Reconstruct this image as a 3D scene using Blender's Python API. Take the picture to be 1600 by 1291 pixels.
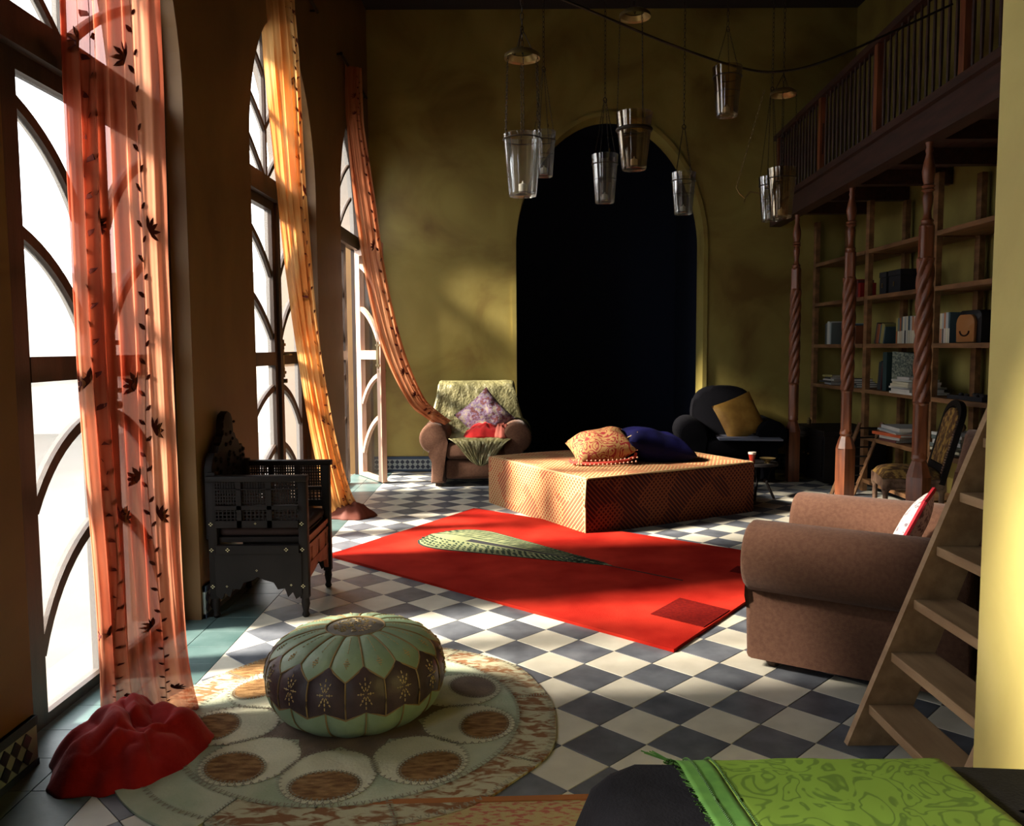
import bpy, bmesh, math, random
from mathutils import Vector, Matrix, noise
random.seed(7)
D = bpy.data
for o in list(D.objects): D.objects.remove(o)
S = bpy.context.scene
COL = S.collection
PI = math.pi
sin, cos = math.sin, math.cos

# ------------------------------------------------------------------ camera, light, exposure
def setup():
    F = 1290.0; pt, ro, yw = 0.07931, -0.006, 0.00339
    fw = Vector((sin(yw)*cos(pt), cos(yw)*cos(pt), -sin(pt)))
    r = Vector((cos(yw), -sin(yw), 0)); u = r.cross(fw)
    r2 = r*cos(ro)+u*sin(ro); u2 = -r*sin(ro)+u*cos(ro)
    cd = D.cameras.new('camera'); cam = D.objects.new('camera', cd); COL.objects.link(cam)
    cd.sensor_width = 36; cd.sensor_fit = 'HORIZONTAL'; cd.lens = F/1600*36; cd.clip_start = 0.05
    m = Matrix((r2, u2, -fw)).transposed().to_4x4(); m.translation = (0, 0, 1.35)
    cam.matrix_world = m
    S.camera = cam
    w = D.worlds.new('sky'); S.world = w; w.use_nodes = True
    bg = w.node_tree.nodes['Background']
    bg.inputs[0].default_value = (0.90, 0.95, 1.0, 1); bg.inputs[1].default_value = 5.6
    sd = D.lights.new('sun', 'SUN'); sd.energy = 27.0; sd.angle = math.radians(9); sd.color = (1.0, 0.90, 0.76)
    so = D.objects.new('sun', sd); COL.objects.link(so)
    so.rotation_euler = Vector((1.0, 0.18, -0.66)).to_track_quat('-Z', 'Y').to_euler()
    for (y, zz, wy, wz) in ((0.97, 1.7, 1.3, 3.4), (3.35, 1.7, 1.3, 3.4), (5.8, 1.7, 1.6, 3.4), (8.2, 1.7, 1.3, 3.4)):
        pd = D.lights.new('window_portal', 'AREA'); pd.shape = 'RECTANGLE'; pd.size = wz; pd.size_y = wy
        pd.cycles.is_portal = True
        po = D.objects.new('window_portal', pd); COL.objects.link(po)
        po.location = (-2.0, y, zz); po.rotation_euler = (0, -PI/2, 0)
    vs = S.view_settings; vs.view_transform = 'Standard'; vs.look = 'None'; vs.exposure = 0.0; vs.gamma = 1.0
    vs.use_curve_mapping = False
setup()
S.cycles.max_bounces = 10; S.cycles.diffuse_bounces = 1; S.cycles.transparent_max_bounces = 24; S.cycles.glossy_bounces = 4
S.cycles.transmission_bounces = 6; S.cycles.caustics_reflective = False; S.cycles.caustics_refractive = False

# ------------------------------------------------------------------ materials
def srgb(r, g, b):
    f = lambda c: c/12.92 if c <= 0.04045 else ((c+0.055)/1.055)**2.4
    return (f(r/255), f(g/255), f(b/255), 1)
def newmat(name):
    m = D.materials.new(name); m.use_nodes = True
    nt = m.node_tree; nt.nodes.clear()
    out = nt.nodes.new('ShaderNodeOutputMaterial'); p = nt.nodes.new('ShaderNodeBsdfPrincipled')
    nt.links.new(p.outputs[0], out.inputs[0])
    return m, nt, p, out
def mat(name, c1, c2=None, rough=0.7, scale=5, detail=4, bump=0.0, bscale=None, metal=0.0, c3=None, pos=(0.35, 0.65), rnd=0.0,
        stretch=None, sheen=0, spec=0.4, world=False, dist=0.0, coat=0):
    m, nt, p, out = newmat(name); L = nt.links.new
    p.inputs['Roughness'].default_value = rough; p.inputs['Metallic'].default_value = metal
    p.inputs['Specular IOR Level'].default_value = spec
    if sheen: p.inputs['Sheen Weight'].default_value = sheen; p.inputs['Sheen Roughness'].default_value = 0.5
    if coat: p.inputs['Coat Weight'].default_value = coat
    p.inputs['Base Color'].default_value = c1
    if world:
        g = nt.nodes.new('ShaderNodeNewGeometry'); vec = g.outputs['Position']
    else:
        tc = nt.nodes.new('ShaderNodeTexCoord'); vec = tc.outputs['Object']
    if stretch:
        mp = nt.nodes.new('ShaderNodeMapping'); mp.inputs['Scale'].default_value = stretch; L(vec, mp.inputs[0]); vec = mp.outputs[0]
    col = None
    if c2:
        n = nt.nodes.new('ShaderNodeTexNoise'); n.inputs['Scale'].default_value = scale; n.inputs['Detail'].default_value = detail
        n.inputs['Distortion'].default_value = dist; L(vec, n.inputs['Vector'])
        r = nt.nodes.new('ShaderNodeValToRGB'); L(n.outputs[0], r.inputs[0])
        e = r.color_ramp.elements; e[0].position = pos[0]; e[0].color = c1; e[1].position = pos[1]; e[1].color = c2
        if c3:
            x = r.color_ramp.elements.new((pos[0]+pos[1])/2); x.color = c3
        col = r.outputs[0]
    if rnd:
        oi = nt.nodes.new('ShaderNodeObjectInfo'); hs = nt.nodes.new('ShaderNodeHueSaturation')
        mr = nt.nodes.new('ShaderNodeMapRange'); mr.inputs[3].default_value = 1-rnd; mr.inputs[4].default_value = 1+rnd
        L(oi.outputs['Random'], mr.inputs[0]); L(mr.outputs[0], hs.inputs['Value'])
        if col: L(col, hs.inputs['Color'])
        else: hs.inputs['Color'].default_value = c1
        col = hs.outputs[0]
    if col: L(col, p.inputs['Base Color'])
    if bump:
        n2 = nt.nodes.new('ShaderNodeTexNoise'); n2.inputs['Scale'].default_value = bscale or scale*4; n2.inputs['Detail'].default_value = 3
        L(vec, n2.inputs['Vector'])
        b = nt.nodes.new('ShaderNodeBump'); b.inputs['Strength'].default_value = bump; b.inputs['Distance'].default_value = 0.02
        L(n2.outputs[0], b.inputs['Height']); L(b.outputs[0], p.inputs['Normal'])
    return m
def sheer(name, c1, c2, transp=0.25, transl=0.5, scale=8, stretch=(1, 1, 0.05)):
    m, nt, p, out = newmat(name); L = nt.links.new; N = nt.nodes.new
    nt.nodes.remove(p)
    tc = N('ShaderNodeTexCoord'); mp = N('ShaderNodeMapping'); mp.inputs['Scale'].default_value = stretch
    n = N('ShaderNodeTexNoise'); n.inputs['Scale'].default_value = scale; n.inputs['Detail'].default_value = 3
    r = N('ShaderNodeValToRGB'); r.color_ramp.elements[0].position = 0.38; r.color_ramp.elements[0].color = c1
    r.color_ramp.elements[1].position = 0.62; r.color_ramp.elements[1].color = c2
    L(tc.outputs['Object'], mp.inputs[0]); L(mp.outputs[0], n.inputs['Vector']); L(n.outputs[0], r.inputs[0])
    d = N('ShaderNodeBsdfDiffuse'); t = N('ShaderNodeBsdfTranslucent'); tr = N('ShaderNodeBsdfTransparent')
    L(r.outputs[0], d.inputs[0]); L(r.outputs[0], t.inputs[0])
    hs = N('ShaderNodeMixRGB'); hs.inputs[0].default_value = 0.35; hs.inputs[2].default_value = (1, 1, 1, 1); L(r.outputs[0], hs.inputs[1]); L(hs.outputs[0], tr.inputs[0])
    m1 = N('ShaderNodeMixShader'); m1.inputs[0].default_value = transl/(1-transp); L(d.outputs[0], m1.inputs[1]); L(t.outputs[0], m1.inputs[2])
    m2 = N('ShaderNodeMixShader'); m2.inputs[0].default_value = transp; L(m1.outputs[0], m2.inputs[1]); L(tr.outputs[0], m2.inputs[2])
    L(m2.outputs[0], out.inputs[0])
    return m
def panemat():
    m, nt, p, out = newmat('frosted_pane'); N = nt.nodes.new; L = nt.links.new; nt.nodes.remove(p)
    tr = N('ShaderNodeBsdfTransparent'); tl = N('ShaderNodeBsdfTranslucent'); tl.inputs[0].default_value = (0.95, 0.93, 0.9, 1)
    gl = N('ShaderNodeBsdfGlossy'); gl.inputs['Roughness'].default_value = 0.1
    a = N('ShaderNodeMixShader'); a.inputs[0].default_value = 0.07; L(tr.outputs[0], a.inputs[1]); L(tl.outputs[0], a.inputs[2])
    b = N('ShaderNodeMixShader'); b.inputs[0].default_value = 0.04; L(a.outputs[0], b.inputs[1]); L(gl.outputs[0], b.inputs[2])
    L(b.outputs[0], out.inputs[0]); return m
def glassmat(name, tint, gloss=0.25, haze=0.12):
    m, nt, p, out = newmat(name); N = nt.nodes.new; L = nt.links.new; nt.nodes.remove(p)
    tr = N('ShaderNodeBsdfTransparent'); tr.inputs[0].default_value = tint
    tl = N('ShaderNodeBsdfTranslucent'); tl.inputs[0].default_value = (0.9, 0.88, 0.85, 1)
    gl = N('ShaderNodeBsdfGlossy'); gl.inputs['Roughness'].default_value = 0.06
    a = N('ShaderNodeMixShader'); a.inputs[0].default_value = haze; L(tr.outputs[0], a.inputs[1]); L(tl.outputs[0], a.inputs[2])
    lw = N('ShaderNodeLayerWeight'); lw.inputs[0].default_value = 0.35
    mu = N('ShaderNodeMath'); mu.operation = 'MULTIPLY_ADD'; mu.inputs[1].default_value = 0.7; mu.inputs[2].default_value = gloss*0.4; L(lw.outputs['Fresnel'], mu.inputs[0])
    b = N('ShaderNodeMixShader'); L(mu.outputs[0], b.inputs[0]); L(a.outputs[0], b.inputs[1]); L(gl.outputs[0], b.inputs[2])
    L(b.outputs[0], out.inputs[0]); return m
M = {}
M['tile_dark'] = mat('slate_tile', srgb(80, 84, 92), srgb(118, 122, 128), 0.42, 9, 5, 0.08, 14, rnd=0.16, world=True, pos=(0.3, 0.75))
M['tile_cream'] = mat('cream_tile', srgb(205, 199, 180), srgb(228, 222, 204), 0.42, 7, 5, 0.06, 14, rnd=0.06, world=True, pos=(0.3, 0.75))
M['tile_green'] = mat('border_tile', srgb(66, 92, 90), srgb(98, 120, 118), 0.42, 5, 5, 0.08, 14, rnd=0.12, world=True, pos=(0.3, 0.75))
M['grout'] = mat('grout', srgb(96, 90, 78), None, 0.9)
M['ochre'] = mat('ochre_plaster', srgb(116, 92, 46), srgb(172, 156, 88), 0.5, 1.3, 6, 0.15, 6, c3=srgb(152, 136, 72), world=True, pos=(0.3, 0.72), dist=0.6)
M['ochre_lit'] = mat('lit_ochre_plaster', srgb(206, 188, 112), srgb(226, 210, 134), 0.5, 2.2, 6, 0.2, 9, c3=srgb(216, 200, 120), world=True, pos=(0.3, 0.72), dist=0.6)  # ochre plaster of the pier, window light on it raised into the colour
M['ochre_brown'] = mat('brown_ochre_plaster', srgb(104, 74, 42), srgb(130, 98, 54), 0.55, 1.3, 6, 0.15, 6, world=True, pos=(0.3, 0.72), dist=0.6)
M['alcove_shade'] = mat('alcove_shade_blue', srgb(34, 44, 68), None, 0.9)  # blue-black gloom of the unlit alcove put into its surface colour
M['ceiling'] = mat('dark_ceiling', srgb(40, 34, 34), None, 0.9)
M['dark_wood'] = mat('dark_wood', srgb(48, 32, 24), srgb(70, 46, 32), 0.5, 3, 4, 0.1, 40, stretch=(8, 8, 1))
M['gallery_wood'] = mat('gallery_wood', srgb(48, 30, 26), srgb(68, 42, 34), 0.55, 3, 4, 0.1, 40, stretch=(8, 1, 8))
M['door_wood'] = mat('door_wood', srgb(46, 34, 27), srgb(62, 46, 35), 0.5, 3, 4, 0.1, 40, stretch=(8, 8, 1))
M['door_sunlit'] = mat('door_wood_sunlit', srgb(190, 150, 128), srgb(206, 170, 146), 0.5, 3, 4, 0.1, 40, stretch=(8, 8, 1))  # same door wood, sunlight on the open leaf put into a pink colour
M['red_wood'] = mat('red_brown_wood', srgb(96, 52, 34), srgb(140, 80, 48), 0.38, 3, 4, 0.1, 40, stretch=(8, 8, 1), spec=0.6)
M['shelf_wood'] = mat('shelf_wood', srgb(98, 68, 42), srgb(140, 100, 64), 0.6, 3, 4, 0.1, 40, stretch=(5, 1, 5))
M['ladder_wood'] = mat('ladder_wood', srgb(150, 118, 84), srgb(178, 146, 108), 0.55, 3, 4, 0.1, 40, stretch=(6, 1, 6))
M['brown_fabric'] = mat('brown_fabric', srgb(92, 64, 50), srgb(104, 74, 58), 0.95, 60, 3, 0.25, 220, sheen=0.1, spec=0.1)
M['black_fabric'] = mat('black_fabric', srgb(12, 12, 16), srgb(17, 17, 21), 0.95, 40, 3, 0.2, 200, spec=0.1)
M['char_fabric'] = mat('charcoal_fabric', srgb(9, 9, 13), srgb(13, 12, 17), 0.95, 40, 3, 0.2, 200, spec=0.1)
M['pane'] = panemat()
M['metal'] = mat('dark_iron', srgb(52, 44, 36), None, 0.45, metal=0.7)
M['brass'] = mat('aged_brass', srgb(150, 128, 84), None, 0.35, metal=0.8)
M['curtain_red'] = sheer('rust_sheer', srgb(180, 82, 56), srgb(236, 162, 126), 0.22, 0.40)
M['curtain_gold'] = sheer('gold_sheer', srgb(222, 140, 72), srgb(240, 186, 118), 0.10, 0.44)
M['curtain_rust'] = sheer('orange_sheer', srgb(176, 104, 70), srgb(212, 146, 104), 0.08, 0.38)
M['embroid'] = mat('maroon_embroidery', srgb(92, 28, 24), None, 0.8)
M['red_cloth'] = mat('red_cloth', srgb(170, 20, 24), srgb(196, 36, 36), 0.85, 12, 3, 0.1, 60, sheen=0.2, spec=0.2)
M['rug_red'] = mat('red_pile', srgb(150, 26, 18), srgb(202, 54, 38), 0.97, 2.2, 4, 0.3, 260, spec=0.05, pos=(0.35, 0.7))
M['rug_dark'] = mat('maroon_pile', srgb(92, 16, 14), srgb(112, 22, 16), 0.97, 60, 2, 0.3, 260, spec=0.05)
M['green_leather'] = mat('mint_leather', srgb(146, 172, 140), srgb(166, 190, 156), 0.42, 9, 4, 0.12, 40, pos=(0.3, 0.7), spec=0.5)
M['plum_leather'] = mat('plum_leather', srgb(66, 54, 58), srgb(88, 72, 76), 0.4, 9, 4, 0.12, 40, spec=0.5)
M['tan_cord'] = mat('tan_cord', srgb(158, 134, 92), None, 0.7)
M['stitch'] = mat('gold_stitch', srgb(206, 182, 130), None, 0.6)
M['grey_disc'] = mat('grey_leather', srgb(112, 108, 100), srgb(132, 128, 116), 0.5, 30, 3)
M['hide_cream'] = mat('cream_hide', srgb(206, 204, 172), srgb(230, 226, 198), 0.85, 5, 5, 0.15, 90, spec=0.2)
M['hide_green'] = mat('pale_green_hide', srgb(170, 182, 152), srgb(206, 206, 178), 0.85, 4, 5, 0.15, 90, spec=0.2)
M['hide_brown'] = mat('brown_hide', srgb(112, 78, 44), srgb(166, 128, 82), 0.85, 22, 8, 0.3, 110, stretch=(1, 3, 1), spec=0.2)
M['hide_mottled'] = mat('mottled_hide', srgb(192, 186, 154), srgb(140, 98, 66), 0.85, 14, 9, 0.2, 110, pos=(0.46, 0.58), stretch=(1, 2.2, 1), dist=1.0, spec=0.2)
M['hide_plum'] = mat('greyish_plum_hide', srgb(120, 104, 92), srgb(146, 128, 110), 0.85, 9, 5, 0.2, 110, spec=0.2)
M['hide_stitch'] = mat('hide_stitching', srgb(150, 144, 122), None, 0.9)
M['blue_velvet'] = mat('blue_velvet', srgb(9, 9, 44), srgb(15, 14, 64), 0.75, 6, 3, 0.1, 60, sheen=0.0, spec=0.12)
M['black_cloth'] = mat('black_cloth', srgb(20, 20, 28), None, 0.9)
M['gold_cushion'] = mat('ochre_silk', srgb(150, 108, 44), srgb(176, 134, 60), 0.55, 9, 3, 0.2, 30)
M['pale_grey'] = mat('pale_grey_cloth', srgb(118, 120, 136), None, 0.9)
M['olive_silk'] = mat('olive_silk', srgb(104, 100, 66), srgb(146, 140, 96), 0.45, 14, 4, 0.5, 45, spec=0.6)
M['void_black'] = mat('ebony', srgb(16, 13, 13), srgb(24, 19, 18), 0.6, 6, 3, spec=0.2)
M['carved_red'] = mat('reddish_carved_wood', srgb(132, 66, 46), srgb(160, 84, 58), 0.55, 14, 4, 0.4, 60)
M['pearl'] = mat('mother_of_pearl', srgb(214, 206, 160), None, 0.3)
M['outside'] = mat('pale_stone', srgb(78, 77, 72), srgb(68, 66, 62), 0.9, 1.5, 5, world=True)
M['courtyard'] = mat('courtyard_plaster', srgb(226, 220, 208), srgb(200, 192, 178), 0.9, 1.5, 5, world=True)
M['white_paper'] = mat('white_paper', srgb(214, 210, 200), None, 0.8)
M['kilim'] = mat('kilim_field', srgb(190, 168, 116), srgb(186, 104, 84), 0.95, 34, 3, 0.3, 160, pos=(0.5, 0.6), stretch=(1, 2.5, 1))
M['kilim_edge'] = mat('kilim_edge', srgb(168, 104, 56), None, 0.95)
M['cup'] = glassmat('lantern_glass', (0.92, 0.92, 0.90, 1), 0.06, 0.05)
M['cup_amber'] = glassmat('amber_lantern_glass', (0.88, 0.78, 0.62, 1), 0.06, 0.04)
M['grey_panel'] = mat('grey_panel', srgb(120, 122, 130), None, 0.8)
M['yellow_cushion'] = mat('yellow_cloth', srgb(196, 176, 44), srgb(210, 192, 66), 0.8, 10, 3)

def wovenmat(nm, ca, cb, cc):
    m, nt, p, out = newmat(nm); N = nt.nodes.new; L = nt.links.new
    tc = N('ShaderNodeTexCoord'); sx = N('ShaderNodeSeparateXYZ'); L(tc.outputs['UV'], sx.inputs[0])
    def wave(a, b, f):
        x = N('ShaderNodeMath'); x.operation = 'MULTIPLY'; x.inputs[1].default_value = a*f; L(sx.outputs[0], x.inputs[0])
        y = N('ShaderNodeMath'); y.operation = 'MULTIPLY_ADD'; y.inputs[1].default_value = b*f; L(sx.outputs[1], y.inputs[0]); L(x.outputs[0], y.inputs[2])
        s = N('ShaderNodeMath'); s.operation = 'SINE'; L(y.outputs[0], s.inputs[0]); return s.outputs[0]
    w1 = wave(1, 1, 78); w2 = wave(1, -1, 78)
    mx = N('ShaderNodeMath'); mx.operation = 'MULTIPLY'; L(w1, mx.inputs[0]); L(w2, mx.inputs[1])
    ab = N('ShaderNodeMath'); ab.operation = 'ABSOLUTE'; L(mx.outputs[0], ab.inputs[0])
    pn = N('ShaderNodeTexNoise'); pn.inputs['Scale'].default_value = 3.2; pn.inputs['Detail'].default_value = 1; L(tc.outputs['UV'], pn.inputs['Vector'])
    # alternate bands: diamond cells / diagonal stripes
    st = N('ShaderNodeMapRange'); st.inputs[1].default_value = 0.53; st.inputs[2].default_value = 0.56; L(pn.outputs[0], st.inputs[0])
    w1a = N('ShaderNodeMath'); w1a.operation = 'ABSOLUTE'; L(w1, w1a.inputs[0])
    mix = N('ShaderNodeMixRGB'); L(st.outputs[0], mix.inputs[0]); L(ab.outputs[0], mix.inputs[1]); L(w1a.outputs[0], mix.inputs[2])
    r = N('ShaderNodeValToRGB'); e = r.color_ramp.elements; e[0].position = 0.42; e[0].color = ca; e[1].position = 0.56; e[1].color = cb
    L(mix.outputs[0], r.inputs[0])
    # grey-blue hearts in some cells
    r2 = N('ShaderNodeValToRGB'); e = r2.color_ramp.elements; e[0].position = 0.80; e[0].color = (0, 0, 0, 1); e[1].position = 0.88; e[1].color = (0.8, 0.8, 0.8, 1); L(mix.outputs[0], r2.inputs[0])
    mm = N('ShaderNodeMixRGB'); L(r2.outputs[0], mm.inputs[0]); L(r.outputs[0], mm.inputs[1]); mm.inputs[2].default_value = cc
    L(mm.outputs[0], p.inputs['Base Color']); p.inputs['Roughness'].default_value = 0.85; p.inputs['Specular IOR Level'].default_value = 0.2
    b = N('ShaderNodeBump'); b.inputs['Strength'].default_value = 0.4; b.inputs['Distance'].default_value = 0.01; L(mix.outputs[0], b.inputs['Height']); L(b.outputs[0], p.inputs['Normal'])
    return m
M['woven'] = wovenmat('woven_orange', srgb(196, 168, 118), srgb(196, 76, 28), srgb(118, 96, 84))
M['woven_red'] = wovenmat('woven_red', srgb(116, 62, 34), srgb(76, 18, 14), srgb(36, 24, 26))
def patternmat(name, base, line, scale, th=0.06, rough=0.7, kind='smooth'):
    """curling figure: contour lines of a distorted noise"""
    m, nt, p, out = newmat(name); N = nt.nodes.new; L = nt.links.new
    tc = N('ShaderNodeTexCoord'); n = N('ShaderNodeTexNoise'); n.inputs['Scale'].default_value = scale; n.inputs['Detail'].default_value = 1.5; n.inputs['Distortion'].default_value = 1.6
    L(tc.outputs['Object'], n.inputs['Vector'])
    f = N('ShaderNodeMath'); f.operation = 'PINGPONG'; f.inputs[1].default_value = 0.09; L(n.outputs[0], f.inputs[0])
    r = N('ShaderNodeValToRGB'); e = r.color_ramp.elements; e[0].position = th*0.5; e[0].color = line; e[1].position = th; e[1].color = base; L(f.outputs[0], r.inputs[0])
    L(r.outputs[0], p.inputs['Base Color']); p.inputs['Roughness'].default_value = rough
    p.inputs['Specular IOR Level'].default_value = 0.15
    return m
M['green_damask'] = patternmat('green_damask', srgb(74, 96, 32), srgb(54, 74, 24), 13, 0.030)
M['green_border'] = mat('green_border', srgb(46, 84, 26), srgb(56, 94, 32), 0.8, 60, 2)
M['brocade'] = patternmat('rose_brocade', srgb(166, 130, 82), srgb(136, 46, 46), 9, 0.05)
M['patchwork'] = mat('patchwork_cloth', srgb(92, 48, 46), srgb(136, 122, 108), 0.8, 26, 4, 0.3, 60, c3=srgb(110, 92, 120), pos=(0.4, 0.6))
M['tapestry'] = mat('brown_tapestry', srgb(92, 62, 34), srgb(168, 130, 64), 0.9, 22, 3, 0.3, 80, pos=(0.45, 0.6))
M['floral'] = mat('floral_cotton', srgb(214, 206, 204), srgb(128, 112, 118), 0.9, 45, 3, pos=(0.5, 0.62))
M['motif'] = mat('leaf_motif', srgb(196, 200, 158), srgb(44, 66, 44), 0.97, 16, 3, pos=(0.50, 0.53), stretch=(1, 1, 1), dist=1.2, spec=0.05)
M['motif_pale'] = mat('leaf_motif_pale', srgb(140, 146, 106), None, 0.97, spec=0.05)
M['marbled'] = mat('marbled_board', srgb(60, 72, 66), srgb(126, 132, 116), 0.7, 70, 3, pos=(0.4, 0.6))
cm = {}
def cmat(rgb, rough=0.75, metal=0):
    k = (rgb, rough, metal)
    if k not in cm: cm[k] = mat('paint_%d_%d_%d' % rgb, srgb(*rgb), None, rough, metal=metal)
    return cm[k]

# ------------------------------------------------------------------ object helpers
def finish(name, bm, m, parent=None, smooth=None, loc=None, mats=None):
    me = D.meshes.new(name); bmesh.ops.recalc_face_normals(bm, faces=bm.faces[:]) if bm.faces else None
    bm.to_mesh(me); bm.free()
    for x in (mats or [m]): me.materials.append(x)
    if smooth is not None:
        for p in me.polygons: p.use_smooth = True
        me.set_sharp_from_angle(angle=math.radians(smooth))
    o = D.objects.new(name, me); COL.objects.link(o)
    if parent: o.parent = parent
    if loc: o.location = loc
    return o
def thing(name, label, cat, loc=(0, 0, 0), rz=0, group=None):
    o = D.objects.new(name, None); COL.objects.link(o); o.location = loc; o.rotation_euler = (0, 0, rz); o.empty_display_size = 0.1
    o['label'] = label; o['category'] = cat
    if group: o['group'] = group
    return o
def tag(o, label, cat, group=None):
    o['label'] = label; o['category'] = cat
    if group: o['group'] = group
    return o
def struct(o): o['kind'] = 'structure'; return o
def stuff(o): o['kind'] = 'stuff'; return o
def dup(root, loc=None, rz=None, label=None):
    r = root.copy(); COL.objects.link(r)
    if loc: r.location = loc
    if rz is not None: r.rotation_euler = (0, 0, rz)
    if label: r['label'] = label
    for ch in list(root.children):
        c = ch.copy(); COL.objects.link(c); c.parent = r
        for g in list(ch.children):
            d = g.copy(); COL.objects.link(d); d.parent = c
    return r
NB = bmesh.new
def box(bm, x0, x1, y0, y1, z0, z1, bev=0, mi=0, M4=None):
    vs = [bm.verts.new((x, y, z)) for z in (z0, z1) for y in (y0, y1) for x in (x0, x1)]
    fs = [bm.faces.new([vs[i] for i in q]) for q in ((0, 2, 3, 1), (4, 5, 7, 6), (0, 1, 5, 4), (2, 6, 7, 3), (0, 4, 6, 2), (1, 3, 7, 5))]
    for f in fs: f.material_index = mi
    if M4: 
        for v in vs: v.co = M4 @ v.co
    if bev:
        es = list({e for f in fs for e in f.edges})
        r = bmesh.ops.bevel(bm, geom=es, offset=bev, segments=2 if bev < 0.02 else 4, affect='EDGES', profile=0.5)
        for f in r['faces']: f.material_index = mi
    return vs
def tube(bm, pts, r, n=6, cap=True, mi=0, taper=None):
    pts = [Vector(p) for p in pts]; rings = []
    up = Vector((0, 0, 1))
    for i, p in enumerate(pts):
        t = (pts[min(i+1, len(pts)-1)]-pts[max(i-1, 0)]).normalized()
        a = t.cross(up)
        if a.length < 0.05: a = t.cross(Vector((0, 1, 0)))
        a.normalize(); b = t.cross(a)
        rr = r*(taper[i] if taper else 1)
        rings.append([bm.verts.new(p+a*rr*cos(2*PI*k/n)+b*rr*sin(2*PI*k/n)) for k in range(n)])
    for i in range(len(rings)-1):
        for k in range(n):
            f = bm.faces.new((rings[i][k], rings[i][(k+1) % n], rings[i+1][(k+1) % n], rings[i+1][k])); f.material_index = mi
    if cap:
        bm.faces.new(rings[0][::-1]).material_index = mi; bm.faces.new(rings[-1]).material_index = mi
def lathe(bm, prof, n=24, c=(0, 0), mod=None, cap=True, mi=0):
    rings = []
    for (r, z) in prof:
        rings.append([bm.verts.new((c[0]+(r if not mod else r*mod(2*PI*k/n, z))*cos(2*PI*k/n), c[1]+(r if not mod else r*mod(2*PI*k/n, z))*sin(2*PI*k/n), z)) for k in range(n)])
    for i in range(len(rings)-1):
        for k in range(n):
            f = bm.faces.new((rings[i][k], rings[i][(k+1) % n], rings[i+1][(k+1) % n], rings[i+1][k])); f.material_index = mi
    if cap:
        bm.faces.new(rings[0][::-1]).material_index = mi; bm.faces.new(rings[-1]).material_index = mi
def grid(bm, f, nu, nv, mi=0, uv=None):
    vs = [[bm.verts.new(f(i/nu, j/nv)) for j in range(nv+1)] for i in range(nu+1)]
    for i in range(nu):
        for j in range(nv):
            q = bm.faces.new((vs[i][j], vs[i+1][j], vs[i+1][j+1], vs[i][j+1])); q.material_index = mi
    return vs
def extr(bm, pts, axis, a, b, bev=0, mi=0):
    """extrude a 2D outline along an axis: 'y' outline (x,z); 'x' outline (y,z); 'z' outline (x,y)"""
    mk = {'y': lambda p, t: (p[0], t, p[1]), 'x': lambda p, t: (t, p[0], p[1]), 'z': lambda p, t: (p[0], p[1], t)}[axis]
    A = [bm.verts.new(mk(p, a)) for p in pts]; B = [bm.verts.new(mk(p, b)) for p in pts]; n = len(pts)
    fa = bm.faces.new(A); fb = bm.faces.new(B[::-1]); fa.material_index = fb.material_index = mi
    for i in range(n):
        bm.faces.new((A[i], B[i], B[(i+1) % n], A[(i+1) % n])).material_index = mi
    if bev:
        es = list(fa.edges)+list(fb.edges)
        r = bmesh.ops.bevel(bm, geom=es, offset=bev, segments=3, affect='EDGES', profile=0.5)
        for f in r['faces']: f.material_index = mi
def nz(x, y, z, s=1): return noise.noise(Vector((x*s, y*s, z*s)))
def pillow(w, h, t, n=20, pinch=0.12, crumple=0.0, seed=0):
    bm = NB()
    for sgn in (1, -1):
        def f(u, v):
            x = (u*2-1); y = (v*2-1)
            px = x*(1-pinch*(1-y*y)); py = y*(1-pinch*(1-x*x))
            hh = (max(0, 1-abs(x)**2.6)*max(0, 1-abs(y)**2.6))**0.55
            c = 1+crumple*nz(x+seed, y, sgn*3, 2.5)
            return (px*w/2, py*h/2, sgn*hh*t/2*c)
        grid(bm, f, n, n)
    bmesh.ops.remove_doubles(bm, verts=bm.verts[:], dist=0.0004)
    return bm
def xform(bm, M4):
    for v in bm.verts: v.co = M4 @ v.co
def T(x, y, z): return Matrix.Translation((x, y, z))
def R(a, ax): return Matrix.Rotation(a, 4, ax)

# ------------------------------------------------------------------ floor
G = 0.28885; LX, LY = 0.1715, 2.7093; A2 = G/math.sqrt(2)
def tilemesh(size, m, nm):
    bm = NB(); s = size/2-0.0012
    box(bm, -s, s, -s, s, 0, 0.012)
    top = [e for e in bm.edges if all(v.co.z > 0.01 for v in e.verts)]
    bmesh.ops.bevel(bm, geom=top, offset=0.0012, segments=1, affect='EDGES')
    me = D.meshes.new(nm); bm.to_mesh(me); bm.free(); me.materials.append(m); return me
bm = NB(); box(bm, -1.97, 3.95, -2.6, 9.3, -0.12, -0.004); floor = struct(finish('floor', bm, M['grout']))
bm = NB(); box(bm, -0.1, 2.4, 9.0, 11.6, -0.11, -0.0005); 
struct(finish('floor', bm, M['alcove_shade']))
md = tilemesh(A2, M['tile_dark'], 'tile'); mc = tilemesh(A2, M['tile_cream'], 'tile'); mg = tilemesh(0.2035, M['tile_green'], 'tile')
cells = []
for i2 in range(-10, 26):
    for j2 in range(-36, 44):
        if (i2+j2) % 2 == 0: continue
        x = LX+i2*G/2; y = LY+j2*G/2
        if i2 < -9 or x > 3.66 or y > 8.87 or y < -2.35: continue
        cells.append((x, y, i2 % 2 == 1))       # dark tiles are centred on half-integer columns
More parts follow.
